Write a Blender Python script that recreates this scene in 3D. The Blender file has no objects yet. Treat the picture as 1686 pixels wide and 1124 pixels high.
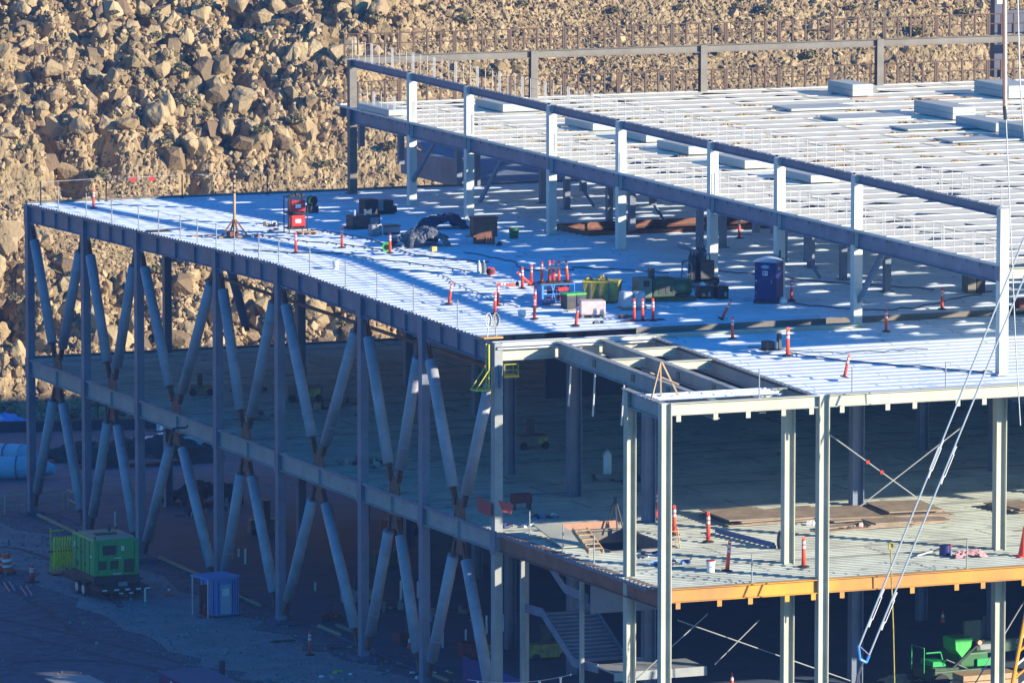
import bpy, math, random
import numpy as np
from mathutils import Vector, Matrix, Quaternion
random.seed(7)
RD=math.radians
sc=bpy.context.scene
COL=sc.collection
# ------------------------------------------------------------------ camera
F=10982.0; CXP,CYP=843.0,562.0
PIT=math.atan(1362/F); YAW=math.atan(4543/math.hypot(F,1362))
FH=(math.sin(YAW),math.cos(YAW))
FW=Vector((FH[0]*math.cos(PIT),FH[1]*math.cos(PIT),-math.sin(PIT)))
UPV=Vector((FH[0]*math.sin(PIT),FH[1]*math.sin(PIT),math.cos(PIT)))
RTV=Vector((math.cos(YAW),-math.sin(YAW),0))
CAM=Vector((-116.6313,-285.9519,56.1))
def ray(px,py): return FW+RTV*((px-CXP)/F)+UPV*((CYP-py)/F)
def onz(px,py,z):
    d=ray(px,py); t=(z-CAM.z)/d.z; return CAM+d*t
def proj(x,y,z):
    v=Vector((x,y,z))-CAM; d=v.dot(FW); return CXP+F*v.dot(RTV)/d, CYP-F*v.dot(UPV)/d
def Yat(px,X,z=17.8):
    lo,hi=-120.,400.
    for _ in range(50):
        m=(lo+hi)/2
        if proj(X,m,z)[0]>px: lo=m
        else: hi=m
    return lo
def Xat(px,Y,z=17.8):
    lo,hi=-120.,300.
    for _ in range(50):
        m=(lo+hi)/2
        if proj(m,Y,z)[0]<px: lo=m
        else: hi=m
    return lo
RP=[(-40,16.7),(-18.5,17.15),(0,17.75),(30,18.4),(69.6,17.6),(90,17.6)]
def rz(Y): return float(np.interp(Y,[a for a,b in RP],[b for a,b in RP]))
def onroof(px,py):
    z=17.9
    for _ in range(30):
        p=onz(px,py,z); z=rz(p.y)
    return Vector((p.x,p.y,z))
PRZ=lambda Y: 22.17+(Y+15)*0.0049      # upper roof
PBZ=lambda Y: 24.78+(Y+15)*0.0064      # top of the high beam
MZ=8.85
cd=bpy.data.cameras.new('camera'); cam=bpy.data.objects.new('camera',cd); COL.objects.link(cam)
cd.lens=F/1686*36; cd.sensor_width=36; cd.clip_start=5; cd.clip_end=3000
cam.matrix_world=Matrix(((RTV.x,UPV.x,-FW.x,CAM.x),(RTV.y,UPV.y,-FW.y,CAM.y),(RTV.z,UPV.z,-FW.z,CAM.z),(0,0,0,1)))
sc.camera=cam
# ------------------------------------------------------------------ light
SD=Vector((2.25,-2.6,1.0)).normalized()
el=math.asin(SD.z); az=math.atan2(SD.x,SD.y)
sl=bpy.data.lights.new('sun','SUN'); so=bpy.data.objects.new('sun',sl); COL.objects.link(so)
sl.energy=5.0; sl.angle=RD(0.5); sl.color=(1.0,0.88,0.70)
so.rotation_euler=(-SD).to_track_quat('-Z','Y').to_euler(); so.location=(60,-60,80)
w=bpy.data.worlds.new("World"); sc.world=w; w.use_nodes=True
nt=w.node_tree; bg=nt.nodes['Background']; sky=nt.nodes.new('ShaderNodeTexSky'); sky.sky_type='NISHITA'
sky.sun_disc=False; sky.sun_elevation=el; sky.sun_rotation=az; sky.altitude=1400; sky.air_density=1.0; sky.dust_density=0.1; sky.ozone_density=6.0
hs=nt.nodes.new('ShaderNodeHueSaturation'); hs.inputs['Saturation'].default_value=1.5; nt.links.new(sky.outputs[0],hs.inputs['Color']); nt.links.new(hs.outputs[0],bg.inputs[0]); bg.inputs[1].default_value=0.13
vs=sc.view_settings; vs.view_transform='Standard'; vs.look='None'; vs.exposure=1.0; vs.gamma=1
# ------------------------------------------------------------------ haze
def haze(density,col):
    x0,x1,y0,y1,z0,z1=-290,400,-330,369,-6,250
    v=[(x,y,z) for z in(z0,z1) for x,y in((x0,y0),(x1,y0),(x1,y1),(x0,y1))]
    me=bpy.data.meshes.new('haze'); me.from_pydata(v,[],[(3,2,1,0),(4,5,6,7),(0,1,5,4),(1,2,6,5),(2,3,7,6),(3,0,4,7)])
    m=bpy.data.materials.new('haze'); m.use_nodes=True; n=m.node_tree; n.nodes.clear(); o=n.nodes.new('ShaderNodeOutputMaterial'); p=n.nodes.new('ShaderNodeVolumePrincipled')
    p.inputs['Color'].default_value=(*col,1); p.inputs['Density'].default_value=density; p.inputs['Anisotropy'].default_value=0.0; n.links.new(p.outputs[0],o.inputs['Volume'])
    me.materials.append(m); ob=bpy.data.objects.new('haze',me); COL.objects.link(ob); ob['kind']='stuff'; return ob
haze(.00014,(.24,.44,1.0))
# ------------------------------------------------------------------ materials
MATS={}
def mat(name,col,rough=0.6,metal=0.0,var=0.12,scale=3.0,col2=None,bump=0.0,bscale=20.0,detail=4,spec=0.5,stretch=(1,1,1)):
    if name in MATS: return MATS[name]
    m=bpy.data.materials.new(name); m.use_nodes=True; n=m.node_tree; b=n.nodes['Principled BSDF']
    b.inputs['Roughness'].default_value=rough; b.inputs['Metallic'].default_value=metal
    b.inputs['Specular IOR Level'].default_value=spec
    tc=n.nodes.new('ShaderNodeTexCoord'); mp=n.nodes.new('ShaderNodeMapping'); mp.inputs['Scale'].default_value=stretch
    n.links.new(tc.outputs['Object'],mp.inputs[0])
    tx=n.nodes.new('ShaderNodeTexNoise'); tx.inputs['Scale'].default_value=scale; tx.inputs['Detail'].default_value=detail
    tx.inputs['Roughness'].default_value=0.65
    n.links.new(mp.outputs[0],tx.inputs['Vector'])
    rp=n.nodes.new('ShaderNodeValToRGB'); rp.color_ramp.elements[0].position=0.3; rp.color_ramp.elements[1].position=0.7
    c1=tuple(max(0,c*(1-var)) for c in col); c2=col2 if col2 else tuple(min(1,c*(1+var)) for c in col)
    rp.color_ramp.elements[0].color=(*c1,1); rp.color_ramp.elements[1].color=(*c2,1)
    n.links.new(tx.outputs[0],rp.inputs[0]); n.links.new(rp.outputs[0],b.inputs['Base Color'])
    if bump:
        t2=n.nodes.new('ShaderNodeTexNoise'); t2.inputs['Scale'].default_value=bscale; t2.inputs['Detail'].default_value=5
        n.links.new(mp.outputs[0],t2.inputs['Vector'])
        bp=n.nodes.new('ShaderNodeBump'); bp.inputs['Strength'].default_value=1; bp.inputs['Distance'].default_value=bump
        n.links.new(t2.outputs[0],bp.inputs['Height']); n.links.new(bp.outputs[0],b.inputs['Normal'])
    MATS[name]=m; return m
def deckmat(name,col,pw,pl,var,rough,metal,dirt,stain,mort=.62,ms=.05):
    """galvanised deck: every sheet its own tone (brick cells), lap lines, dirt blotches"""
    m=bpy.data.materials.new(name); m.use_nodes=True; n=m.node_tree; b=n.nodes['Principled BSDF']; L=n.links.new
    tc=n.nodes.new('ShaderNodeTexCoord')
    br=n.nodes.new('ShaderNodeTexBrick'); br.inputs['Scale'].default_value=1; br.inputs['Brick Width'].default_value=pl
    br.inputs['Row Height'].default_value=pw; br.inputs['Mortar Size'].default_value=ms; br.inputs['Mortar Smooth'].default_value=0.3
    br.inputs['Color1'].default_value=(*[c*(1-var) for c in col],1); br.inputs['Color2'].default_value=(*[min(1,c*(1+var)) for c in col],1)
    br.inputs['Mortar'].default_value=(*[c*mort for c in col],1); br.inputs['Bias'].default_value=0
    L(tc.outputs['Object'],br.inputs[0])
    tx=n.nodes.new('ShaderNodeTexNoise'); tx.inputs['Scale'].default_value=0.35; tx.inputs['Detail'].default_value=8; tx.inputs['Roughness'].default_value=.7
    L(tc.outputs['Object'],tx.inputs['Vector'])
    rp=n.nodes.new('ShaderNodeValToRGB'); rp.color_ramp.elements[0].position=.38; rp.color_ramp.elements[0].color=(*[dirt]*3,1)
    rp.color_ramp.elements[1].position=.58; rp.color_ramp.elements[1].color=(1,1,1,1)
    L(tx.outputs[0],rp.inputs[0])
    mx=n.nodes.new('ShaderNodeMixRGB'); mx.blend_type='MULTIPLY'; mx.inputs[0].default_value=1
    L(br.outputs[0],mx.inputs[1]); L(rp.outputs[0],mx.inputs[2])
    # scattered scuffs
    t3=n.nodes.new('ShaderNodeTexNoise'); t3.inputs['Scale'].default_value=2.2; t3.inputs['Detail'].default_value=6
    mp=n.nodes.new('ShaderNodeMapping'); mp.inputs['Scale'].default_value=(.5,1.6,1); L(tc.outputs['Object'],mp.inputs[0]); L(mp.outputs[0],t3.inputs['Vector'])
    r3=n.nodes.new('ShaderNodeValToRGB'); r3.color_ramp.elements[0].position=.30; r3.color_ramp.elements[0].color=(*stain,1)
    r3.color_ramp.elements[1].position=.36; r3.color_ramp.elements[1].color=(1,1,1,1); L(t3.outputs[0],r3.inputs[0])
    m2=n.nodes.new('ShaderNodeMixRGB'); m2.blend_type='MULTIPLY'; m2.inputs[0].default_value=1
    L(mx.outputs[0],m2.inputs[1]); L(r3.outputs[0],m2.inputs[2]); L(m2.outputs[0],b.inputs['Base Color'])
    b.inputs['Roughness'].default_value=rough; b.inputs['Metallic'].default_value=metal; b.inputs['Specular IOR Level'].default_value=.5 if rough<.5 else .2
    return m
M=dict(
 deck=deckmat('galvanised_deck',(.66,.76,.86),1.8,9.0,.05,.6,.0,.86,(.6,.6,.62)),
 updeck=deckmat('pale_roof_panel',(.90,.87,.70),2.5,11.4,.03,.38,.0,.93,(.85,.85,.83),.45,.20),
 floor=deckmat('dusty_floor_deck',(.50,.54,.47),2.6,14.0,.04,.7,.0,.72,(.42,.40,.36),.6,.10),
)
steel=mat('grey_primer_steel',(.30,.32,.31),.6,0,.2,.8,detail=10,spec=.4)
steelc=mat('cream_primer_steel',(.46,.47,.38),.55,0,.16,.5,detail=9,spec=.4)
steelw=mat('pale_primer_steel',(.62,.62,.57),.5,0,.12,.6,detail=9)
steelb=mat('blue_grey_steel',(.15,.19,.26),.55,0,.26,.7,detail=10)
dkst=mat('dark_brown_steel',(.16,.145,.12),.6,0,.2,1.2)
rust=mat('rusty_steel',(.20,.085,.05),.8,0,.35,2.5,bump=.01)
redox=mat('red_oxide_beam',(.26,.11,.075),.7,0,.25,1.0)
orange_beam=mat('orange_rust_beam',(.38,.19,.09),.7,0,.2,.22,col2=(.78,.37,.02))
casing=mat('brace_casing',(.34,.36,.41),.6,.0,.22,.8,detail=10)
galv=mat('galvanised_rail',(.58,.59,.58),.45,.2,.08,3)
brownrail=mat('weathered_rail',(.10,.06,.04),.7,0,.2,3)
black=mat('black_plastic',(.02,.02,.022),.5,0,.3,6)
rubber=mat('black_rubber',(.025,.025,.027),.8,0,.3,6)
white=mat('white_plastic',(.78,.78,.76),.45,0,.05,4)
orange=mat('safety_orange',(.98,.085,.03),.5,0,.10,3)
reflect=mat('reflective_band',(.80,.62,.60),.35,0,.05,5)
wood=mat('raw_lumber',(.42,.29,.16),.75,0,.2,2,stretch=(1,8,1),bump=.004)
green=mat('bright_green_paint',(.015,.38,.09),.4,0,.08,1.5)
dgreen=mat('dark_green_paint',(.03,.075,.035),.5,0,.3,2)
lgreen=mat('light_green_paint',(.05,.50,.08),.45,0,.1,2)
yellow=mat('yellow_paint',(.62,.50,.04),.5,0,.2,2)
gold=mat('dusty_yellow_steel',(.36,.30,.06),.65,0,.45,2.5,bump=.01)
blue=mat('blue_plastic',(.05,.24,.58),.45,0,.12,2)
navy=mat('navy_plastic',(.012,.018,.13),.4,0,.15,2)
lblue=mat('pale_blue_panel',(.32,.42,.56),.5,0,.1,2)
red=mat('red_paint',(.50,.02,.02),.4,0,.12,2)
dkred=mat('dark_red_paint',(.16,.018,.018),.55,0,.2,2)
grey=mat('grey_plastic',(.25,.26,.28),.55,0,.15,3)
charcoal=mat('charcoal_metal',(.045,.048,.052),.5,.2,.3,3)
# ------------------------------------------------------------------ mesh builder
class MB:
    def __init__(s): s.v=[]; s.f=[]
    def add(s,vs,fs):
        o=len(s.v); s.v+=[tuple(v) for v in vs]; s.f+=[tuple(i+o for i in f) for f in fs]; return s
    def box(s,c,d,rz_=0,R=None,taper=1.0):
        c=Vector(c); hx,hy,hz=d[0]/2,d[1]/2,d[2]/2
        Rm=R if R is not None else Matrix.Rotation(rz_,3,'Z')
        vs=[]
        for z,k in ((-hz,1),(hz,taper)):
            for x,y in ((-hx*k,-hy*k),(hx*k,-hy*k),(hx*k,hy*k),(-hx*k,hy*k)): vs.append(c+Rm@Vector((x,y,z)))
        return s.add(vs,[(3,2,1,0),(4,5,6,7),(0,1,5,4),(1,2,6,5),(2,3,7,6),(3,0,4,7)])
    def b2(s,x0,x1,y0,y1,z0,z1): return s.box(((x0+x1)/2,(y0+y1)/2,(z0+z1)/2),(x1-x0,y1-y0,z1-z0))
    def frame(s,p0,p1,up):
        d=(p1-p0).normalized(); side=d.cross(up)
        if side.length<1e-6: side=d.cross(Vector((1,0,0)))
        side.normalize(); u=side.cross(d).normalized(); return d,side,u
    def bar(s,p0,p1,w_,h_,up=(0,0,1),off=(0,0),w2=None,h2=None):
        p0=Vector(p0);p1=Vector(p1);d,sd,u=s.frame(p0,p1,Vector(up)); vs=[]
        for p,ww,hh in((p0,w_,h_),(p1,w2 or w_,h2 or h_)):
            q=p+sd*off[0]+u*off[1]
            for a,b in((-1,-1),(1,-1),(1,1),(-1,1)): vs.append(q+sd*a*ww/2+u*b*hh/2)
        return s.add(vs,[(3,2,1,0),(4,5,6,7),(0,1,5,4),(1,2,6,5),(2,3,7,6),(3,0,4,7)])
    def ibeam(s,p0,p1,w_,h_,up=(0,0,1),tf=.035,tw=.025):
        s.bar(p0,p1,w_,tf,up,(0,h_/2-tf/2)); s.bar(p0,p1,w_,tf,up,(0,-h_/2+tf/2)); s.bar(p0,p1,tw,h_-2*tf,up); return s
    def tube(s,p0,p1,r,n=8,r2=None,cap=True):
        p0=Vector(p0);p1=Vector(p1); d,a,b=s.frame(p0,p1,Vector((0,0,1)) if abs((p1-p0).normalized().z)<.95 else Vector((0,1,0)))
        r2=r if r2 is None else r2; vs=[]
        for p,q in((p0,r),(p1,r2)):
            for i in range(n): t=2*math.pi*i/n; vs.append(p+a*math.cos(t)*q+b*math.sin(t)*q)
        fs=[(i,(i+1)%n,n+(i+1)%n,n+i) for i in range(n)]
        if cap: fs+=[tuple(range(n))[::-1],tuple(range(n,2*n))]
        return s.add(vs,fs)
    def path(s,pts,r,n=6):
        for a,b in zip(pts,pts[1:]): s.tube(a,b,r,n)
        return s
    def lathe(s,c,prof,n=14,axis='Z'):
        c=Vector(c); vs=[]
        for r,z in prof:
            for i in range(n):
                t=2*math.pi*i/n; x,y=r*math.cos(t),r*math.sin(t)
                vs.append(c+(Vector((x,y,z)) if axis=='Z' else Vector((z,x,y)) if axis=='X' else Vector((x,z,y))))
        fs=[]
        for k in range(len(prof)-1):
            for i in range(n): fs.append((k*n+i,k*n+(i+1)%n,(k+1)*n+(i+1)%n,(k+1)*n+i))
        fs+=[tuple(range(n))[::-1],tuple(range((len(prof)-1)*n,len(prof)*n))]
        return s.add(vs,fs)
    def prism(s,poly,ex,flip=False):
        """poly: list of 3d points, ex: extrusion vector"""
        ex=Vector(ex); n=len(poly); vs=[Vector(p) for p in poly]+[Vector(p)+ex for p in poly]
        return s.add(vs,[tuple(range(n))[::-1],tuple(range(n,2*n))]+[(i,(i+1)%n,n+(i+1)%n,n+i) for i in range(n)])
    def build(s,name,m,parent=None,smooth=False,bevel=0,loc=None):
        me=bpy.data.meshes.new(name); me.from_pydata(s.v,[],s.f); me.materials.append(m)
        me.update()
        if smooth: me.polygons.foreach_set('use_smooth',[True]*len(me.polygons))
        o=bpy.data.objects.new(name,me); COL.objects.link(o)
        if parent: o.parent=parent
        if loc is not None: o.location=loc
        if bevel:
            b=o.modifiers.new('bevel','BEVEL'); b.width=bevel; b.segments=2; b.limit_method='ANGLE'
        return o
def tag(o,label=None,cat=None,group=None,kind=None):
    if label: o['label']=label
    if cat: o['category']=cat
    if group: o['group']=group
    if kind: o['kind']=kind
    return o
def empty(name,loc=(0,0,0),rz_=0,label=None,cat=None,group=None):
    o=bpy.data.objects.new(name,None); COL.objects.link(o); o.location=loc; o.rotation_euler=(0,0,rz_)
    return tag(o,label,cat,group)
KIDS={}
def copy_tree(o,parent=None):
    c=o.copy(); COL.objects.link(c)
    if parent: c.parent=parent
    for ch in list(o.children): copy_tree(ch,c)
    return c
def place(proto,used,loc,rot=(0,0,0),label=None,cat=None,group=None,scale=None):
    o=proto if not used[0] else copy_tree(proto); used[0]=True
    o.location=loc; o.rotation_euler=rot
    if scale: o.scale=scale
    return tag(o,label,cat,group)
# ================================================================== SETTING
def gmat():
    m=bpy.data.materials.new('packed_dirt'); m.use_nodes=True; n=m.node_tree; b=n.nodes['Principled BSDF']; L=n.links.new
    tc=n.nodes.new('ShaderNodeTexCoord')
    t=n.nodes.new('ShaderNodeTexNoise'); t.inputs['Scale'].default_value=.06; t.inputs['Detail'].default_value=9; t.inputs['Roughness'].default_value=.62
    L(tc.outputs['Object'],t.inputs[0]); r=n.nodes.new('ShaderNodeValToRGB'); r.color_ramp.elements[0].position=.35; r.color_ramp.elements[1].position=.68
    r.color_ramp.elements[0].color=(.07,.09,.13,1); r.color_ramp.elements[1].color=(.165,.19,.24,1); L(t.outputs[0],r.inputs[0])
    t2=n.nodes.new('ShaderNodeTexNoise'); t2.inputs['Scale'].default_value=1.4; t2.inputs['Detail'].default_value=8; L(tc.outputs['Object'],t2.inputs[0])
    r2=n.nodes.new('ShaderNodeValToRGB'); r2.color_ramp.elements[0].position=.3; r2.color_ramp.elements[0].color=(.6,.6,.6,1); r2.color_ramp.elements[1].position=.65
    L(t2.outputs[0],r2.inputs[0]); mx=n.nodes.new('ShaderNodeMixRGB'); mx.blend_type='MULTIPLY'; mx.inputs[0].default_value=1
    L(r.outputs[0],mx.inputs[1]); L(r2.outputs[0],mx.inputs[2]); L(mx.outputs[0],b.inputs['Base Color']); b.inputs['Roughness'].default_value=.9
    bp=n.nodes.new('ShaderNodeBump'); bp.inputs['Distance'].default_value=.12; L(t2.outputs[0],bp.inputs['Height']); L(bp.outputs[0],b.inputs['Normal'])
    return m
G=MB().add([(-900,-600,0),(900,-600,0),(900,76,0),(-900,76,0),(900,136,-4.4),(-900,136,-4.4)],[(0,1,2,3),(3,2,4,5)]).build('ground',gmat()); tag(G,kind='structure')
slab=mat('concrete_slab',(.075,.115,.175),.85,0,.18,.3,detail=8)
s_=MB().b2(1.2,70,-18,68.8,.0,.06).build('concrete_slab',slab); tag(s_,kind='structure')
def ribbon(pts,wd,z,name,m):
    mb=MB(); L_=[];R_=[]
    for i,p in enumerate(pts):
        a=Vector(pts[max(0,i-1)]); b=Vector(pts[min(len(pts)-1,i+1)]); t=(b-a).normalized(); nrm=Vector((-t.y,t.x))
        ww=wd*(1+.18*math.sin(i*2.3)); L_.append((p[0]+nrm.x*ww/2,p[1]+nrm.y*ww/2,z)); R_.append((p[0]-nrm.x*ww/2,p[1]-nrm.y*ww/2,z))
    n=len(pts); mb.add(L_+R_,[(i,n+i,n+i+1,i+1) for i in range(n-1)]); o=mb.build(name,m); return tag(o,kind='structure')
pathm=mat('compacted_gravel',(.23,.24,.26),.9,0,.22,.5,detail=9,bump=.03,bscale=4)
pts=[]
for px,py in ((-260,800),(0,868),(120,905),(260,985),(420,1055),(560,1098),(700,1150),(860,1210)):
    q=onz(px,py+22,0); pts.append((q.x,q.y))
den=[]
for a,b in zip(pts,pts[1:]):
    for k in range(6): t=k/6; den.append((a[0]+(b[0]-a[0])*t+random.uniform(-.25,.25),a[1]+(b[1]-a[1])*t))
ribbon(den,6.5,.006,'gravel_path',pathm)
# --- rock hillside -------------------------------------------------
def h2(i,j,k):
    n=(i.astype(np.int64)*73856093)^(j.astype(np.int64)*19349663)^(k*83492791)
    n=(n^(n>>13))*1274126177; n=n&0x7fffffff
    n=(n^(n>>16))*668265263 & 0x7fffffff
    return (n%100003)/100003.0
def rocks(x,y,s,seed,sharp=1.0):
    """cellular stones: each cell a tilted, rounded facet; returns height in 0..1 and cell id tone"""
    gx=np.floor(x/s); gy=np.floor(y/s); best=np.full(x.shape,9.0); sec=np.full(x.shape,9.0); bi=np.zeros_like(x); bj=np.zeros_like(x); bdx=np.zeros_like(x); bdy=np.zeros_like(x)
    for a in(-1,0,1):
        for b in(-1,0,1):
            ci=gx+a; cj=gy+b; ox=h2(ci,cj,seed); oy=h2(ci,cj,seed+11)
            dx=x/s-(ci+.15+.7*ox); dy=y/s-(cj+.15+.7*oy); d=dx*dx+dy*dy
            m=d<best; sec=np.where(m,best,np.minimum(sec,d)); best=np.where(m,d,best)
            bi=np.where(m,ci,bi); bj=np.where(m,cj,bj); bdx=np.where(m,dx,bdx); bdy=np.where(m,dy,bdy)
    hh=h2(bi,bj,seed+3); tx=h2(bi,bj,seed+5)-.5; ty=h2(bi,bj,seed+7)-.5
    edge=np.sqrt(sec)-np.sqrt(best)
    dome=np.clip(edge*2.6,0,1)**.55*(1-.45*np.minimum(best,1.2))
    return (0.25+.75*hh)*dome+ (tx*bdx+ty*bdy)*1.3*sharp*dome, hh
def vnoise(x,y,s,seed):
    gx=np.floor(x/s);gy=np.floor(y/s);fx=x/s-gx;fy=y/s-gy; fx=fx*fx*(3-2*fx); fy=fy*fy*(3-2*fy)
    a=h2(gx,gy,seed);b=h2(gx+1,gy,seed);c=h2(gx,gy+1,seed);d=h2(gx+1,gy+1,seed)
    return (a*(1-fx)+b*fx)*(1-fy)+(c*(1-fx)+d*fx)*fy
HB=133.0; HZ=-4.2; SL=.72
def hill_grid(x0,x1,y0,y1,dx,dy):
    xs=np.arange(x0,x1+dx/2,dx); ys=np.arange(y0,y1+dy/2,dy); X,Y=np.meshgrid(xs,ys); return X,Y
def hill_base(X,Y):
    und=(vnoise(X,Y,26,1)-.5)*5+(vnoise(X,Y,11,2)-.5)*2.6+(vnoise(X,Y,5,3)-.5)*1.2
    t=np.maximum(Y-HB,0)
    z=HZ+t*SL+und*np.clip(t/8,0,1)
    # boulder crag on the left: bulges forward
    crag=crag_w(X,Y)
    return z+crag*1.2
def crag_w(X,Y):
    z=HZ+(Y-HB)*SL; b=47+(z-9)*1.1+(vnoise(X,Y,9,9)-.5)*8
    up=np.clip((b-X)/4+.5,0,1)*np.clip((z-8.2-(vnoise(X,Y,7,8)-.5)*3)/1.5,0,1)
    lo=np.clip((62-X)/4,0,1)*np.clip((4.2+(vnoise(X,Y,6,18)-.5)*3-z)/1.5,0,1)*np.clip((z+2.6)/1,0,1)
    return np.maximum(up,lo*.8)
def onhill(px,py):
    d=ray(px,py); lo,hi=380.,620.
    f=lambda t:(CAM+d*t)
    for _ in range(45):
        m_=(lo+hi)/2; p=f(m_); hz=float(hill_base(np.array([p.x]),np.array([p.y]))[0])
        if p.z>hz: lo=m_
        else: hi=m_
    return f(lo)
PITS=[]
for px_,py_,r_,dep in ((75,232,1.15,3.4),(165,250,1.05,3.2),(378,240,.95,3.0),(45,130,.9,2.6),(28,155,.8,2.2),(130,58,.8,2.4),(68,72,.7,2),(262,78,.8,2.2),(435,145,.85,2.2),(112,288,.9,2.4),(122,290,.7,2),(318,296,.8,2.2),(170,112,.7,2),(378,22,.9,2.6),(210,165,.8,2),(150,150,.7,1.8),(365,105,.8,2.2),(5,40,.9,2.4),(230,25,.8,2),(95,545,.8,2),(20,520,1.5,3),(10,480,1.2,2.6),(35,560,1.2,2.6),(640,560,.8,2),(545,510,.9,2.4)):  # the far-left hollows are added to stand in for a large cast shadow
    q_=onhill(px_,py_); PITS.append((q_.x,q_.y,r_,dep))
def hill_full(X,Y):
    z=hill_base(X,Y); c=crag_w(X,Y)
    wx=(vnoise(X,Y,1.1,21)-.5)*.7; wy=(vnoise(X,Y,1.1,22)-.5)*.7
    YY=Y*1.22   # distance along the slope
    r1,i1=rocks(X+wx,YY+wy,2.6,31); r2,i2=rocks(X+wx,YY+wy,1.35,41); r3,i3=rocks(X+wx*.5,YY+wy*.5,.62,51); r4,i4=rocks(X,YY,.33,61)
    big=r1*1.0+r2*.65+r3*.35+r4*.15-np.clip(.34-vnoise(X,YY,2.6,91),0,1)*5
    patch=np.clip((vnoise(X,Y,7,71)-.42)*4,0,1)
    small=r2*(.15+.35*patch)+r3*(.28+.15*patch)+r4*.20-np.clip(.22-vnoise(X,YY,1.3,92),0,1)*2.5
    d=c*big+(1-c)*small*.5
    for a_,b_,r_,dep in PITS: d=d-dep*.8*np.exp(-((X-a_)/r_)**2*1.2-((YY-b_*1.22)/(r_*1.5))**2*1.2)
    fade=np.clip((Y-HB+.5)/2,0,1)
    d=d*fade
    tone=c*(.25+.4*i2+.35*i3)+(1-c)*(.45*i3+.4*i4+.15*patch)
    return z,d,tone
def hill_mesh(name,x0,x1,y0,y1,dx,dy,detail,m,cut=None):
    X,Y=hill_grid(x0,x1,y0,y1,dx,dy)
    if detail: z,d,tone=hill_full(X,Y)
    else: z=hill_base(X,Y)-1.5*(1 if cut else 0); d=np.zeros_like(z)+.4*vnoise(X,Y,2.5,77); tone=vnoise(X,Y,2,78)
    ny=-SL/math.hypot(1,SL); nz=1/math.hypot(1,SL)
    V=np.stack([X,Y+d*ny,z+d*nz],-1).reshape(-1,3)
    r,c=X.shape; idx=np.arange(r*c).reshape(r,c)
    q=np.stack([idx[:-1,:-1],idx[:-1,1:],idx[1:,1:],idx[1:,:-1]],-1).reshape(-1,4)
    if cut is not None:
        cx=X[:-1,:-1].ravel()+dx/2; cy=Y[:-1,:-1].ravel()+dy/2
        q=q[~((cx>cut[0])&(cx<cut[1])&(cy>cut[2])&(cy<cut[3]))]
    me=bpy.data.meshes.new(name); me.vertices.add(len(V)); me.vertices.foreach_set('co',V.ravel().astype(np.float32))
    me.loops.add(q.size); me.loops.foreach_set('vertex_index',q.ravel().astype(np.int32)); me.polygons.add(len(q))
    me.polygons.foreach_set('loop_start',np.arange(0,q.size,4,dtype=np.int32)); me.polygons.foreach_set('loop_total',np.full(len(q),4,dtype=np.int32))
    me.update(calc_edges=True); me.shade_flat()
    at=me.attributes.new('tone','FLOAT','POINT'); at.data.foreach_set('value',tone.ravel().astype(np.float32))
    me.materials.append(m); o=bpy.data.objects.new(name,me); COL.objects.link(o); return o
def rockmat():
    m=bpy.data.materials.new('desert_rock'); m.use_nodes=True; n=m.node_tree; b=n.nodes['Principled BSDF']; L=n.links.new
    at=n.nodes.new('ShaderNodeAttribute'); at.attribute_name='tone'
    tc=n.nodes.new('ShaderNodeTexCoord')
    t=n.nodes.new('ShaderNodeTexNoise'); t.inputs['Scale'].default_value=.25; t.inputs['Detail'].default_value=9; t.inputs['Roughness'].default_value=.7; L(tc.outputs['Object'],t.inputs[0])
    ad=n.nodes.new('ShaderNodeMath'); ad.operation='MULTIPLY_ADD'; ad.inputs[1].default_value=.55; L(at.outputs['Fac'],ad.inputs[0]); 
    s=n.nodes.new('ShaderNodeMath'); s.operation='MULTIPLY'; s.inputs[1].default_value=.55; L(t.outputs[0],s.inputs[0]); L(s.outputs[0],ad.inputs[2])
    r=n.nodes.new('ShaderNodeValToRGB'); e=r.color_ramp.elements; e[0].position=.18; e[0].color=(.15,.105,.075,1); e[1].position=.8; e[1].color=(.47,.36,.205,1)
    x=e.new(.45); x.color=(.25,.182,.10,1); L(ad.outputs[0],r.inputs[0])
    # dry olive scrub and grey varnish stains
    t2=n.nodes.new('ShaderNodeTexNoise'); t2.inputs['Scale'].default_value=.16; t2.inputs['Detail'].default_value=10; t2.inputs['Roughness'].default_value=.75; L(tc.outputs['Object'],t2.inputs[0])
    r2=n.nodes.new('ShaderNodeValToRGB'); r2.color_ramp.elements[0].position=.52; r2.color_ramp.elements[0].color=(0,0,0,1); r2.color_ramp.elements[1].position=.62; L(t2.outputs[0],r2.inputs[0])
    mm=n.nodes.new('ShaderNodeMath'); mm.operation='MULTIPLY'; mm.inputs[1].default_value=.5; L(r2.outputs[0],mm.inputs[0])
    mx=n.nodes.new('ShaderNodeMixRGB'); mx.inputs[2].default_value=(.22,.185,.10,1); L(mm.outputs[0],mx.inputs[0]); L(r.outputs[0],mx.inputs[1])
    L(mx.outputs[0],b.inputs['Base Color']); b.inputs['Roughness'].default_value=.95; b.inputs['Specular IOR Level'].default_value=.15
    t3=n.nodes.new('ShaderNodeTexNoise'); t3.inputs['Scale'].default_value=4; t3.inputs['Detail'].default_value=6; L(tc.outputs['Object'],t3.inputs[0])
    bp=n.nodes.new('ShaderNodeBump'); bp.inputs['Distance'].default_value=.10; L(t3.outputs[0],bp.inputs['Height']); L(bp.outputs[0],b.inputs['Normal'])
    return m
rockM=rockmat()
tag(hill_mesh('rocky_hillside',4,126,HB-1,178,.10,.088,True,rockM),kind='structure')
tag(hill_mesh('outer_hillside',-301,421.5,HB-3,371,2.5,2.5,False,rockM,cut=(4,126,HB-3,178)),kind='structure')
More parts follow.
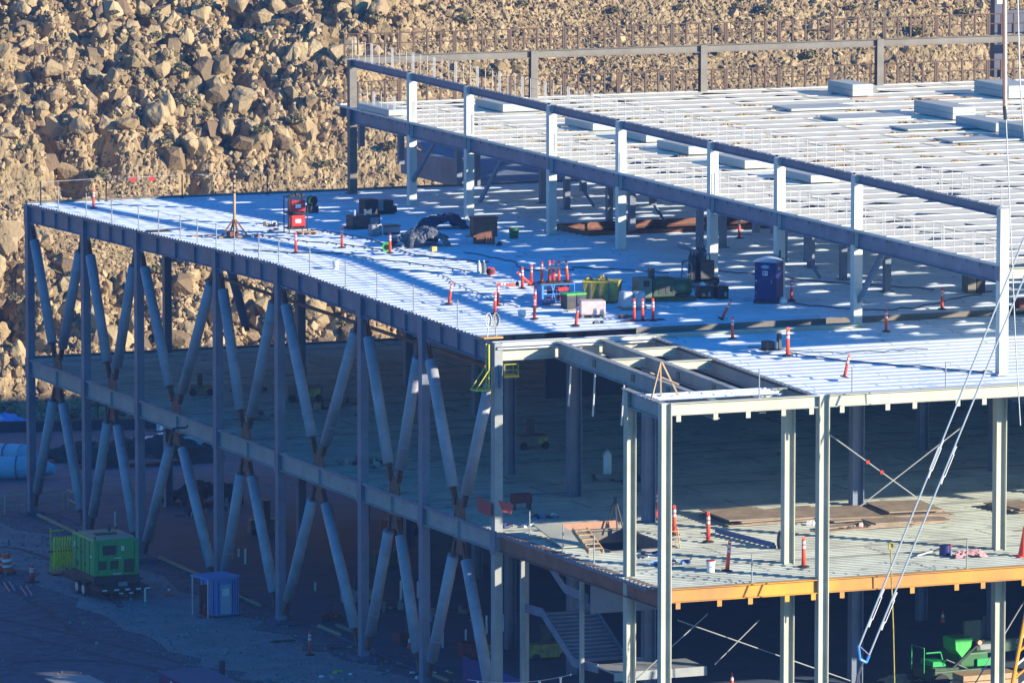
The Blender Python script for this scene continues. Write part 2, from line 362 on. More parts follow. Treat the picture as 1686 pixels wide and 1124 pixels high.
# loose rocks: blocky stones scattered over the slope
def rock_shape(seed,sub):
    """angular fractured block: hull of random points, the larger ones with chipped faces"""
    import bmesh
    rs=np.random.RandomState(seed); bm=bmesh.new(); P=rs.randn(11 if sub<2 else 16,3); P/=np.linalg.norm(P,axis=1)[:,None]; P*=rs.uniform(.75,1.0,len(P))[:,None]; P*=np.array([1,rs.uniform(.65,1),rs.uniform(.55,1.0)])
    for p in P: bm.verts.new(p)
    bmesh.ops.convex_hull(bm,input=bm.verts[:]); bmesh.ops.delete(bm,geom=[v for v in bm.verts if not v.link_faces],context='VERTS')
    if sub>2: bmesh.ops.bevel(bm,geom=bm.edges[:],offset=.05,segments=1,affect='EDGES')
    bmesh.ops.triangulate(bm,faces=bm.faces[:])
    if sub>2:
        bmesh.ops.subdivide_edges(bm,edges=bm.edges[:],cuts=3,use_grid_fill=True); bmesh.ops.triangulate(bm,faces=bm.faces[:])
    bm.verts.index_update()
    V=np.array([v.co[:] for v in bm.verts]); F_=np.array([[v.index for v in f.verts] for f in bm.faces]); bm.free()
    if sub>2: V*=(1+(vnoise(V[:,0]*3+50,V[:,1]*3+V[:,2]*4+50,1,seed)-.5)*.16+(vnoise(V[:,0]*9+50,V[:,1]*8+V[:,2]*9+50,1,seed+1)-.5)*.06)[:,None]
    return V,F_
def rotm(rs,n):
    q=rs.randn(n,4); q/=np.linalg.norm(q,axis=1)[:,None]; w,x,y,z=q.T
    return np.stack([1-2*(y*y+z*z),2*(x*y-z*w),2*(x*z+y*w),2*(x*y+z*w),1-2*(x*x+z*z),2*(y*z-x*w),2*(x*z-y*w),2*(y*z+x*w),1-2*(x*x+y*y)],-1).reshape(-1,3,3)
def surf_pts(X,Y):
    z,d,t=hill_full(X,Y); k=1/math.hypot(1,SL); return np.stack([X,Y-SL*k*d,z+d*k],-1)
def scatter(seed,n,x0,x1,y0,y1,r0,r1,keep):
    rs=np.random.RandomState(seed); X=rs.uniform(x0,x1,n); Y=rs.uniform(y0,y1,n); r=r0+(r1-r0)*rs.rand(n)**2.2
    k=keep(X,Y,rs.rand(n)); X,Y,r=X[k],Y[k],r[k]; return surf_pts(X,Y),r,rs
def rock_stuff(name,parts,m):
    Vs=[];Fs=[];Ts=[];o=0
    for (P,r,rs),sub,nsh in parts:
        shapes=[rock_shape(200+s,sub) for s in range(nsh)]; n=len(P); R_=rotm(rs,n); sh=rs.randint(0,nsh,n); tn=rs.uniform(-.1,1.05,n)
        for s,(V,F_) in enumerate(shapes):
            I=np.where(sh==s)[0]
            if not len(I): continue
            W=np.einsum('nij,vj->nvi',R_[I],V)*r[I][:,None,None]+P[I][:,None,:]+np.array([0,-.12,.12])*r[I][:,None,None]
            Vs.append(W.reshape(-1,3)); Fs.append((F_[None]+(np.arange(len(I))*len(V))[:,None,None]+o).reshape(-1,3)); Ts.append(np.repeat(tn[I],len(V))); o+=len(I)*len(V)
    V=np.concatenate(Vs);F_=np.concatenate(Fs);T=np.concatenate(Ts)
    me=bpy.data.meshes.new(name); me.vertices.add(len(V)); me.vertices.foreach_set('co',V.ravel().astype(np.float32)); me.loops.add(F_.size); me.loops.foreach_set('vertex_index',F_.ravel().astype(np.int32))
    me.polygons.add(len(F_)); me.polygons.foreach_set('loop_start',np.arange(0,F_.size,3,dtype=np.int32)); me.polygons.foreach_set('loop_total',np.full(len(F_),3,dtype=np.int32)); me.update(calc_edges=True); me.shade_flat()
    at=me.attributes.new('tone','FLOAT','POINT'); at.data.foreach_set('value',T.astype(np.float32)); me.materials.append(m); ob=bpy.data.objects.new(name,me); COL.objects.link(ob); return ob
cw=lambda X,Y:crag_w(X,Y)
tag(rock_stuff('rock_rubble',[
  (scatter(1,5200,10,72,133,176,.4,1.3,lambda X,Y,u:u<cw(X,Y)*.5),2,14),
  (scatter(2,56000,10,72,133,176,.16,.5,lambda X,Y,u:u<cw(X,Y)*.6),2,12),
  (scatter(5,60000,10,72,133,176,.07,.2,lambda X,Y,u:u<cw(X,Y)*.5),1,8),
  (scatter(3,150000,10,122,133,174,.055,.24,lambda X,Y,u:u<(1-cw(X,Y))*np.clip((vnoise(X,Y,5,44)-.1)*1.4,.2,1)),1,10),
  (scatter(4,5000,10,122,133,174,.2,.6,lambda X,Y,u:u<(1-cw(X,Y))*np.clip((vnoise(X,Y,6,45)-.4)*3,.05,1)),2,12)],rockM),kind='stuff')
def boulder_mesh(seed):
    V,F_=rock_shape(seed,4); me=bpy.data.meshes.new('boulder'); me.from_pydata([tuple(v) for v in V],[],[tuple(int(i) for i in f) for f in F_])
    at=me.attributes.new('tone','FLOAT','POINT'); at.data.foreach_set('value',np.full(len(V),.6+.3*((seed*37)%10)/10,dtype=np.float32)); me.materials.append(rockM); return me
BM=[boulder_mesh(100+i) for i in range(8)]
P_,r_b,rs_b=scatter(9,900,14,66,134,175,1.0,1.75,lambda X,Y,u:u<crag_w(X,Y)*.5)
P_=P_[:90]; r_b=r_b[:90]*.85
for k in range(len(P_)):
    o=bpy.data.objects.new('boulder',BM[k%8]); COL.objects.link(o); s=float(r_b[k]); o.location=Vector(P_[k])+Vector((0,-.3*s,.3*s)); o.scale=(s,s,s*random.uniform(.8,1.3)); o.rotation_euler=(random.uniform(0,6),random.uniform(0,6),random.uniform(0,6))
    tag(o,'big tan boulder wedged into the rocky crag behind the roof','boulder','boulders of the crag')
BL=[(385,112,24,'large smooth boulder standing alone on the upper slope above the mast'),(388,30,22,'big split boulder at the top edge of the hill'),
 (365,235,17,'boulder beside a dark hollow just above the roof edge'),(75,140,24,'craggy boulder with a dark cleft on its left, far left of the hill'),
 (105,112,14,'pointed pale boulder leaning beside a cleft'),(258,140,22,'tall rounded boulder in the middle of the crag'),(348,165,20,'long pale boulder sloping down toward the roof'),
 (122,235,22,'boulder to the right of the biggest dark hollow'),(205,225,19,'cracked boulder pair in the lower crag'),(250,215,22,'stacked boulder with vertical cracks in the lower crag'),
 (30,40,18,'boulder near the top left corner of the hill'),(178,150,17,'blocky pale boulder in the crag above the cable rail'),(300,85,15,'small round boulder high in the crag'),
 (505,42,9,'small pale boulder on the smooth upper slope'),(440,138,11,'boulder with a black shadow on the bare slope'),(310,260,15,'boulder low in the crag behind the mast'),
 (60,200,16,'boulder low on the far left slope'),(160,75,14,'angular boulder among dark gaps, upper left'),(228,40,17,'broad boulder at the top of the crag'),(30,610,13,'pale round boulder in the shade edge behind the left column')]
for i,(px,py,r,lab) in enumerate(BL):
    p=onhill(px,py+6); o=bpy.data.objects.new('boulder',BM[i%8]); COL.objects.link(o); s=r*p_scale if False else r*.052
    cwt=float(crag_w(np.array([p.x]),np.array([p.y]))[0]); o.location=p+Vector((0,-.58,.81))*(.25+1.25*cwt+.25*s); o.scale=(s*random.uniform(.85,1.05),s*random.uniform(.8,1.1),s*random.uniform(.95,1.3)); o.rotation_euler=(random.uniform(-.4,.4),random.uniform(-.4,.4),random.uniform(0,6))
    tag(o,lab,'boulder','boulders on the hillside')
# dry shrubs
def shrub_mesh(seed):
    rs=np.random.RandomState(seed); mb=MB()
    for k in range(170):
        d=rs.randn(3); d[2]=abs(d[2]); d/=np.linalg.norm(d); r=rs.uniform(.35,1); c=Vector(d*r*np.array([.6,.6,.5])); a=Vector(rs.randn(3)).normalized()*.11; b=Vector(rs.randn(3)).normalized()*.07
        mb.add([c-a-b,c+a-b,c+a+b,c-a+b],[(0,1,2,3)])
    for k in range(7):
        d=rs.randn(3); d[2]=abs(d[2])+.3; d/=np.linalg.norm(d); mb.tube((0,0,-.1),Vector(d)*.5,.02,4)
    return mb
shr=mat('dry_scrub_leaf',(.20,.18,.09),.9,0,.35,3)
SM=[shrub_mesh(s).build('desert_shrub',shr) for s in(1,2,3)]
for s in SM: COL.objects.unlink(s)
n_=0
spots=[(265,258),(330,42),(245,60),(300,205),(330,225),(420,95),(500,150),(560,130),(610,60),(650,20),(480,230),(530,280),(420,250),(290,150),(35,265),(160,300),(250,95),(180,55),(700,20),(760,40),(860,15),(1010,25),(1120,20),(1200,85),(1040,90),(800,130),(700,150),(640,250),(1260,25),(1400,20),(1510,60),(1330,100),(1590,30),(20,400),(15,520),(180,400),(310,440),(250,470),(560,560),(480,520),(210,500),(120,690),(110,480)]
for i,(px,py) in enumerate(spots):
    p=onhill(px,py); o=bpy.data.objects.new('desert_shrub',SM[i%3].data); COL.objects.link(o); s=random.uniform(.55,1.15)
    cwt=float(crag_w(np.array([p.x]),np.array([p.y]))[0]); o.location=p+Vector((0,-.58,.81))*(.35+1.5*cwt); o.scale=(s*1.2,s*1.2,s); o.rotation_euler=(0,0,i)
    tag(o,'small olive desert shrub growing between rocks on the slope','shrub','desert shrubs on the hillside')
for s in SM: bpy.data.objects.remove(s)
# ================================================================== BUILDING
B=empty('steel_building',(0,0,0),0,'unfinished two storey steel frame building with bright metal roof decks and slanting truss braces','building')
XP=18.8
dkwall=mat('light_block_panel',(.05,.065,.09),.8,0,.2,.4)
TY=[Yat(px,0) for px in (48,140,228,358,460,597,698,818)]      # columns of the long face
MY=[Yat(px,0,MZ) for px in (95,185,290,405,525,650,757)]
PY=[Yat(px,XP,20) for px in (580,678,772,908,1022,1173,1283,1410,1650)]
FX=[Xat(px,-18.5,17) for px in (1095,1355)]
XG=[30.4,41.5,52.9,64.3]
GY=[69.6,59.8,50.5,38.2,29,17.2,9,0]
def ribdeck(intervals,y0,y1,pitch,zf,h,name,m,parent,label=None):
    """corrugated sheet, flutes along X; intervals(y)->list of (x0,x1)"""
    mb=MB(); y=y0
    while y<y1-1e-6:
        ys=[y,y+pitch*.40,y+pitch*.5,y+pitch*.9,y+pitch]; hs=[h,h,0,0,h]
        ys=[min(v,y1) for v in ys]
        for a,b in intervals(y+pitch/2):
            vs=[];
            for yy,hh in zip(ys,hs):
                z=zf(yy)+hh-h; vs+=[(a,yy,z),(b,yy,z)]
            mb.add(vs,[(2*i,2*i+1,2*i+3,2*i+2) for i in range(4)])
        y+=pitch
    o=mb.build(name,m,parent)
    if label: tag(o,label)
    return o
PIT_=(20.2,32.2,36.6,41.0)
def roof_iv(y):
    if y<0.02: return [(8.0,110)]
    if y<1.5: return [(-.1,110)]
    if PIT_[2]<y<PIT_[3]: return [(-.1,PIT_[0]),(PIT_[1],110)]
    return [(-.1,110)]
STEP=.16
ribdeck(roof_iv,2.2,69.7,.9,lambda y:rz(y)+.0,.045,'roof_deck',M['deck'],B,'wide galvanised lower roof deck strewn with equipment')
ribdeck(roof_iv,-18.4,1.4,.9,lambda y:rz(y)-STEP,.05,'roof_deck',M['deck'],B,'sunlit lower strip of metal roof deck along the front edge')
ribdeck(lambda y:[(.3,6.6)],-17.6,-15.8,.45,lambda y:rz(y)-.02,.085,'roof_deck',M['deck'],B,'narrow loose deck strip over the open front bay')
# dark expansion joint and closing curb between the two levels
jb=MB(); jb.b2(8,110,1.4,2.2,17.2,17.36); jb.b2(8,110,2.12,2.2,17.36,17.83); jb.b2(8,110,1.38,1.44,17.36,17.66); jb.build('expansion_joint',dkst,B)
jb=MB(); jb.b2(-.1,8.05,-.08,.0,17.45,17.74); jb.b2(-.1,8.05,-.35,-.08,17.45,17.52); jb.build('edge_angle',steelw,B)
# roof opening with curb
cb=MB(); x0,x1,y0,y1=PIT_; zc=18.25
for a in((x0,x1,y0-.12,y0),(x0,x1,y1,y1+.12),(x0-.12,x0,y0-.12,y1+.12),(x1,x1+.12,y0-.12,y1+.12)): cb.b2(a[0],a[1],a[2],a[3],17.2,zc+.22)
cb.build('opening_curb',rust,B)
# mid floor
OPN=(2.5,5.7,-7.8,-1.6)
o1=onz(960,907,MZ); 
def fl_iv(y):
    if OPN[2]<y<OPN[3]: return [(-.1,OPN[0]),(OPN[1],110)]
    return [(-.1,110)]
ribdeck(fl_iv,-18.4,69.7,.45,lambda y:MZ,.03,'floor_deck',M['floor'],B,'dusty metal deck of the middle floor, sunlit along the front')
ob=MB(); x0,x1,y0,y1=OPN
for a in((x0,x1,y0-.1,y0),(x0,x1,y1,y1+.1),(x0-.1,x0,y0-.1,y1+.1),(x1,x1+.1,y0-.1,y1+.1)): ob.b2(a[0],a[1],a[2],a[3],MZ-.6,MZ+.06)
ob.build('stair_opening_frame',dkst,B)
# serrated ends of the ribbed sheets
def comb(x,y0,y1,zf_,name='rib_ends',p=.45,hh=.09,m=None):
    top=[];y=y0
    while y<y1-p: top+=[(x,y,zf_(y)+.005),(x,y,zf_(y)+hh),(x,y+p*.5,zf_(y)+hh),(x,y+p*.5,zf_(y)+.005)]; y+=p
    return MB().add(*ribf(x,y0,y,zf_,top)).build(name,m or steelb,B)
def ribf(x,y0,y1,zf_,top):
    vs=[];fs=[]
    for i in range(0,len(top),4):
        a,b,c,d=top[i:i+4]; lo=-.10
        k=len(vs); vs+=[(x,a[1],zf_(a[1])+lo),a,b,c,d,(x,d[1],zf_(a[1])+lo)]; fs.append(tuple(range(k,k+6)))
        if i+4<len(top): e=top[i+4]; k2=len(vs); fs.append((k+5,k+4,k2+1,k2))
    return vs,fs
comb(-.19,.2,69.5,lambda y:rz(y)-.02); comb(7.93,-18.2,-.2,lambda y:rz(y)-STEP-.01,m=charcoal); comb(-.19,-18,22,lambda y:MZ-.02)
# far edges
eb=MB(); eb.b2(-.1,110,69.7,69.95,rz(69.6)-.75,rz(69.6)+.12); eb.build('fascia_beam',dkst,B)
eb=MB(); eb.b2(-.1,110,69.7,69.95,MZ-.85,MZ+.10); eb.build('fascia_beam',dkst,B)
# ---- truss face
def column(x,y,z0,z1,m,kind='W',w_=.46,d_=.42,label=None,bands=None):
    mb=MB()
    if kind=='W':
        tf=.04; mb.b2(x-w_/2,x-w_/2+tf,y-d_/2,y+d_/2,z0,z1); mb.b2(x+w_/2-tf,x+w_/2,y-d_/2,y+d_/2,z0,z1); mb.b2(x-w_/2+tf,x+w_/2-tf,y-.02,y+.02,z0,z1)
    else:
        mb.b2(x-w_/2,x+w_/2,y-d_/2,y+d_/2,z0,z1)
    mb.b2(x-w_/2-.12,x+w_/2+.12,y-d_/2-.12,y+d_/2+.12,z0,z0+.05)
    o=mb.build('column',m,B)
    if label: tag(o,label)
    return o
for i,y in enumerate(TY):
    c=column(0,y,0,rz(y)-.02,steelb if i<7 else steel,'B',.40,.50)
    # concrete pier and base plates, splice plates at the beams
    p=MB(); p.b2(-.55,.55,y-.7,y+.7,-.2,.18); p.build('pier',slab,c)
    for zc in (rz(y)-.5,MZ-.45):
        MB().b2(-.235,-.20,y-.30,y+.30,zc-.62,zc+.48).build('splice_plate',steelb,c)
def ibeam_y(x,y0,y1,z0,z1,h,m,w_=.34,stiff=True,teeth=False):
    mb=MB(); mb.ibeam((x,y0,z0-h/2),(x,y1,z1-h/2),w_,h)
    if stiff:
        n=3 if m is steelb else 1
        for k in range(1,n+1):
            t=k/(n+1); yy=y0+(y1-y0)*t; zz=z0+(z1-z0)*t-h/2; mb.box((x,yy,zz),(w_-.05,.03,h-.08))
    return mb.build('beam',m,B)
for a,b in zip(TY,TY[1:]):
    ibeam_y(-.0,a-.26,b+.26,rz(a)-.10,rz(b)-.10,.92,steelb)
    ibeam_y(-.0,a-.26,b+.26,MZ-.09,MZ-.09,.86,steel)
# pour stops on the deck edges
ps=MB()
for a,b in zip(TY,TY[1:]): ps.bar((-.16,a,rz(a)-.05),(-.16,b,rz(b)-.05),.03,.10)
ps.bar((-.16,TY[0],MZ-.04),(-.16,TY[-1],MZ-.04),.03,.10); ps.build('pour_stop',steelb,B)
def brace(p0,p1,e0,e1,r=.275,m=None,par=None):
    """casing tube with bare cruciform ends, p0 upper / p1 lower"""
    p0=Vector(p0);p1=Vector(p1);d=(p1-p0).normalized()
    a=p0+d*e0;b=p1-d*e1
    mb=MB(); mb.tube(a,b,r,20); 
    L=(b-a).length; k=int(L/1.15)
    for i in range(1,k): q=a+d*(L*i/k); mb.tube(q-d*.025,q+d*.025,r+.008,20)
    o=mb.build('brace',m or casing,par or B,smooth=False)
    for p in o.data.polygons: p.use_smooth=len(p.vertices)==4
    X=Vector((1,0,0)) 
    for s,t in((p0+d*.25,a),(b,p1-d*.25)):
        c=MB()
        c.bar(s,t+d*0,.30,.04,X); c.bar(s,t,.04,.26,X)
        c.bar(s+X*.10,t+X*.10,.22,.03,X); c.bar(s-X*.10,t-X*.10,.22,.03,X)
        c.build('end_connector',rust,o)
    return o
for i,my in enumerate(MY):
    yl,yr=TY[i],TY[i+1]
    brace((0,yl-.35,rz(yl)-1.0),(0,my+.35,MZ+.35),1.15,1.1)
    brace((0,yr+.35,rz(yr)-1.0),(0,my-.35,MZ+.35),1.15,1.1)
    brace((0,my+.35,MZ-.95),(0,yl-.45,.35),1.1,1.2)
    brace((0,my-.35,MZ-.95),(0,yr+.45,.35),1.1,1.2)
    g=MB(); 
    g.prism([(-.02,my-.75,MZ-.08),(-.02,my+.75,MZ-.08),(-.02,my+.5,MZ+.8),(-.02,my-.5,MZ+.8)],(.04,0,0)); g.build('gusset_plate',rust,B); g=MB()
    g.prism([(-.02,my-.8,MZ-.97),(-.02,my+.8,MZ-.97),(-.02,my+.5,MZ-1.75),(-.02,my-.5,MZ-1.75)],(.04,0,0))
    g.build('gusset_plate',rust,B)
for y in TY:
    g=MB(); z=rz(y)-1.02
    g.prism([(-.022,y-.8,z),(-.022,y+.8,z),(-.022,y+.45,z-1.1),(-.022,y-.45,z-1.1)],(.044,0,0)); g.build('gusset_plate',steelb,B)
MB().b2(20,110,42,42.2,MZ+.1,rz(42)-1).build('light_block_wall',dkwall,B); MB().b2(13,110,42,42.2,.1,MZ-1).build('light_block_wall',dkwall,B)  # added dark walls: block light from the hill so the interior stays dark
# ---- front corner bays
CJ=Yat(1037,.5,13)
column(.5,CJ,0,rz(CJ)-.1,steelc); column(FX[0],-18.5,0,rz(-18.5),steelc,w_=.50); column(FX[1],-18.5,0,rz(-18.5)-.02,steelc,w_=.50)
for px in(1297,1645):
    x=Xat(px,-13.8,10); column(x,-13.8,0,rz(-13.8)-.9,steelc,w_=.52)
column(Xat(945,9.0,10),9.0,0,rz(9)-.7,steelb,w_=.6,d_=.5)
column(Xat(1068,0,10),0,0,rz(0)-.7,steelb,w_=.55,d_=.5)
column(Xat(1410,1.2,10),1.2,0,rz(1)-.7,steelb,w_=.6,d_=.5)
for px,Y in((840,17.2),(785,38.2),(672,50.5),(495,50.5),(600,59.8)):
    column(Xat(px,Y,10),Y,0,rz(Y)-.7,steelb,w_=.45,d_=.45)
for x in XG:
    for y in GY[::1]:
        if y in (59.8,): continue
        column(x,y,0,rz(y)-.7,steelb,w_=.5,d_=.45)
for px in (275,): column(Xat(px,69.3,12),69.3,0,rz(69)-.7,steelb,w_=.42)
def hb(x0,y0,x1,y1,z0,z1,h,m,w_=.32,tabs=None,label=None):
    mb=MB(); mb.ibeam((x0,y0,z0-h/2),(x1,y1,z1-h/2),w_,h)
    if tabs:
        for t in tabs:
            mb.box((x0+(x1-x0)*t,y0-.10,z0-h-.14),(.22,.04,.30)); 
    o=mb.build('beam',m,B)
    if label: tag(o,label)
    return o
zf=rz(-18.5)
# roof front beam (faces the sun)
hb(FX[0]+.25,-18.5,FX[1]-.25,-18.5,zf,zf,.55,steelc,tabs=(.05,.30,.52,.76,.95))
hb(FX[1]+.25,-18.5,29,-18.5,zf,zf,.55,steelc,tabs=tuple((Xat(p,-18.5,17)-FX[1])/(29-FX[1]) for p in(1377,1453,1498,1570,1614)))
hb(FX[0]+.25,-18.5,FX[1]-.25,-18.5,MZ+.0,MZ,.62,orange_beam,tabs=(.05,.33,.54,.79,.97),label='orange rust stained beam below the sunlit floor edge')
hb(FX[1]+.25,-18.5,29,-18.5,MZ,MZ,.62,orange_beam,tabs=tuple((Xat(p,-18.5,9)-FX[1])/(29-FX[1]) for p in(1377,1494,1568,1612,1680)),label='yellow and rust coloured floor edge beam at the right')
# red oxide beam along the side, mid floor
mb=MB(); mb.ibeam((.05,-.3,MZ-.45),(FX[0]*.8,-18.3,MZ-.45),.3,.9); tag(mb.build('beam',redox,B),'dark red rusty floor beam running to the front corner')
# roof beams of the open bay
hb(.2,0,XP,0,rz(0)-.0,rz(0),.85,steelc)
def yb(x,y0,y1,h,m,w_=.3,dz=0,web=False):
    mb=MB(); mb.ibeam((x,y0,rz(y0)+dz-h/2),(x,y1,rz(y1)+dz-h/2),w_,h); return mb.build('beam',m,B)
yb(8.0,-.15,-18.3,.75,steel,.3,-.10)
yb(3.05,-.15,-18.3,.80,steel,.34,-.06); yb(5.3,-.15,-18.3,.65,steel,.34,-.06)
yb(.5,-13.9,-18.3,.75,steel,.34,-.02)
hb(3.2,-5.6,5.1,-5.6,rz(-5.6)-.1,rz(-5.6)-.1,.4,steelc); hb(5.5,-7,7.8,-7,rz(-7)-.1,rz(-7)-.1,.4,steelc); hb(5.5,-3,7.8,-3,rz(-3)-.1,rz(-3)-.1,.4,steelc); hb(.6,-15.4,7.8,-15.4,rz(-15.4)-.14,rz(-15.4)-.14,.45,steelc)
for x in (3.05,5.3):   # dark bolt plates on the webs
    for y in (-4.5,-9,-13): MB().box((x-.02,y,rz(y)-.45),(.07,.35,.35)).build('splice_plate',dkst,B)
# hangers below the bay
for px,y in((672+268,-2),(980,-4),(1028,-9)): pass
# interior beams
for x in (8.2,)+tuple([XP])+tuple(XG):
    if x==8.2: mb=MB(); mb.ibeam((x,1.5,rz(20)-1.15),(x,69.5,rz(60)-1.0),.3,.7); mb.build('beam',steelb,B)
    else:
        mb=MB(); mb.ibeam((x,-18,rz(-18)-.75),(x,29,rz(29)-.6),.3,.7); mb.ibeam((x,29,rz(29)-.6),(x,69.5,rz(69)-.6),.3,.7); mb.build('beam',steelb,B)
    mb=MB(); mb.ibeam((x,-18,MZ-.5),(x,69.5,MZ-.5),.3,.7); mb.build('beam',steelb,B)
for y in GY[1:]:
    if y>0:
        mb=MB(); mb.ibeam((.2,y,rz(y)-.55),(110,y,rz(y)-.55),.3,.7); mb.build('beam',steelb,B)
        mb=MB(); mb.ibeam((.2,y,MZ-.5),(110,y,MZ-.5),.3,.7); mb.build('beam',steelb,B)
# rusty pipe hung beneath the roof edge (behind the truss)
pp=MB(); pp.bar((2.6,Yat(365,2.6,15.9),15.9),(2.6,Yat(800,2.6,15.9),15.6),.12,.16); pp.build('hung_pipe',redox,B)
# back line diagonals
brace((Xat(352,69.3),69.3,17.0),(Xat(408,69.3),69.3,9.6),.6,.6,.26,steelb); brace((Xat(495,69.3),69.3,17.0),(Xat(455,69.3),69.3,14),.4,.4,.22,steelb)
# ---- penthouse
for i,y in enumerate(PY):
    z0=rz(y)-(STEP if y<1.4 else 0)
    top=PBZ(y)-.06
    m_=dkst if i==0 else steelw
    c=column(XP,y,z0,top,m_,'B',.44,.42)
    p=MB(); p.b2(XP-.26,XP-.22,y-.24,y+.24,PRZ(y)-.75,PRZ(y)-.1); p.build('splice_plate',steelb,c)
for a,b in zip(PY,PY[1:]):
    mb=MB(); mb.ibeam((XP,a-.22,PBZ(a)-.22),(XP,b+.22,PBZ(b)-.22),.28,.42)
    n=int(abs(a-b)/1.05)
    for k in range(n+1): t=k/n; mb.box((XP-.15,a+(b-a)*t,PBZ(a)+(PBZ(b)-PBZ(a))*t+.035),(.10,.10,.07))
    mb.build('beam',steelb,B)
    mb=MB(); mb.ibeam((XP,a-.22,PRZ(a)-.50),(XP,b+.22,PRZ(b)-.50),.32,.80)
    n=int(abs(a-b)/1.3)
    for k in range(n): t=(k+.5)/n; mb.box((XP-.12,a+(b-a)*t,PRZ(a)-.22+(PRZ(b)-PRZ(a))*t),(.05,.05,.18))
    mb.build('beam',steelb,B)
eg=MB(); eg.bar((XP-.20,PY[0]+2.2,PRZ(PY[0])-.04),(XP-.20,PY[-1]-.2,PRZ(PY[-1])-.04),.05,.12); eg.build('edge_angle',steelw,B)
PX=[Xat(px,69.6,22) for px in(878,1157,1447)]
for x in PX+[66]:
    mb=MB(); mb.ibeam((x,69.6,PRZ(69)-.4),(x,69.6,PBZ(69.6)+.0),.42,.42,(0,1,0)); mb.b2(x-.3,x+.3,69.3,69.9,PRZ(69)-.3,PRZ(69)-.2); mb.build('column',dkst,B)
prev=XP
for x in PX+[66]:
    mb=MB(); mb.ibeam((prev+.2,69.6,PBZ(69.6)-.22),(x-.2,69.6,PBZ(69.6)-.22),.28,.44); mb.build('beam',dkst,B); prev=x
eb=MB(); eb.b2(XP,110,69.75,69.95,PRZ(69.7)-.75,PRZ(69.7)+.10); eb.build('fascia_beam',dkst,B)
eb=MB(); eb.ibeam((XP+.3,PY[-1],PRZ(-15)-.42),(110,PY[-1],PRZ(-15)-.42),.3,.5); eb.build('beam',steelc,B)
# upper roof: wide panels with raised seams and many lens shaped gaps over the beam lines
ur=MB(); seams=MB(); rs=random.Random(5)
y=PY[-1]-.3; PW=2.5; row=0
lines=[XP+2.6+3.3*k for k in range(17)]
while y<69.6:
    y1=min(y+PW,69.7); segs=[]; x=XP-.1
    for lx in lines:
        r=rs.random()
        if r<.80:
            w_=rs.choice((.9,1.3,1.8,2.4,3.0,3.5)); lx2=lx+rs.uniform(-.3,.3)+.35*math.sin(row)
            if lx2-w_/2>x+.15:
                segs.append((x,lx2-w_/2)); 
                zt=PRZ(y); xa,xb=lx2-w_/2,lx2+w_/2; ym=y+PW*rs.uniform(.42,.62); k=.0; kx=xa+w_*rs.uniform(.3,.6)
                # fill around the lens shaped hole
                ur.add([(xa,y,zt),(kx,ym,PRZ(ym)),(xa,ym,PRZ(ym))],[(0,1,2)]); ur.add([(xb,y,zt),(xb,ym,PRZ(ym)),(kx,ym,PRZ(ym))],[(0,1,2)])
                ur.add([(xa,ym,PRZ(ym)),(xb,ym,PRZ(ym)),(xb,y1,PRZ(y1)),(xa,y1,PRZ(y1))],[(0,1,2,3)])
                x=xb
    segs.append((x,110))
    for a,b in segs: ur.add([(a,y,PRZ(y)),(b,y,PRZ(y)),(b,y1,PRZ(y1)),(a,y1,PRZ(y1))],[(0,1,2,3)])
    ys=y1-.16
    ur.add([(XP-.1,ys,PRZ(ys)),(110,ys,PRZ(ys)),(110,ys+.01,PRZ(ys)+.026),(XP-.1,ys+.01,PRZ(ys)+.026),(110,ys+.14,PRZ(ys)+.026),(XP-.1,ys+.14,PRZ(ys)+.026),(110,ys+.15,PRZ(ys)),(XP-.1,ys+.15,PRZ(ys))],[(0,1,2,3),(3,2,4,5),(5,4,6,7)])
    y=y1; row+=1
tag(ur.build('roof_deck',M['updeck'],B),'pale upper roof deck with rows of dark lens shaped gaps')
# inner posts and stubs under the upper roof
for px,py in((893,335),(933,345),(1003,370),(1040,385),(1152,412),(1190,408),(1335,440),(1460,480),(1388,460)):
    p=onroof(px,py); 
    if p.x>XP+.6: column(p.x,p.y,p.z,PRZ(p.y)-.4,steelb,'B',.32,.32)
for px,yy,zb in((905,60,19.2),(1110,44,19.0),(1185,34,19.4),(1275,26,19.2),(1290,12,19.4),(1455,22,19.3),(1560,14,20.2),(1090,50,20.5),(850,64,20.0),(960,46,19.6),(1075,38,19.6),(660,66,19.4),(755,58,19.0),(785,60,18.6),(595,69,20.2),(1245,20,20.0),(1500,30,20.6),(1330,8,19.9),(1213,30,19.9),(1375,18,20.3)):
    x=Xat(px,yy,20)
    if x<XP: x=XP+.9
    mb=MB(); mb.b2(x-.16,x+.16,yy-.16,yy+.16,zb,PRZ(yy)-.1)
    mb.bar((x,yy,zb+.1),(x+.45,yy-.5,zb-.8),.12,.12) if px in(960,1075,1330) else None
    mb.build('hanger_post',steelb,B)
for px,zb in((680,19.2),(790,19.0),(1410,18.6)):   # knee braces under the roof beam
    yy=Yat(px,XP,19); mb=MB()
    mb.bar((XP,yy,zb),(XP+1.6,yy,PRZ(yy)-.7),.18,.18); mb.bar((XP,yy,zb),(XP+.6,yy-2.0,PRZ(yy)-.8),.18,.18); mb.build('knee_brace',steelb,B)
# low wing of roof deck seen through the penthouse, at the far end
wb=MB(); wb.b2(26.5,27,70.5,80,17.4,18.9); wb.prism([(27,70.4,17.6),(46,70.4,17.6),(27,80,19.6)],(0,0,-.25)); wb.build('far_ramp',steelb,B)
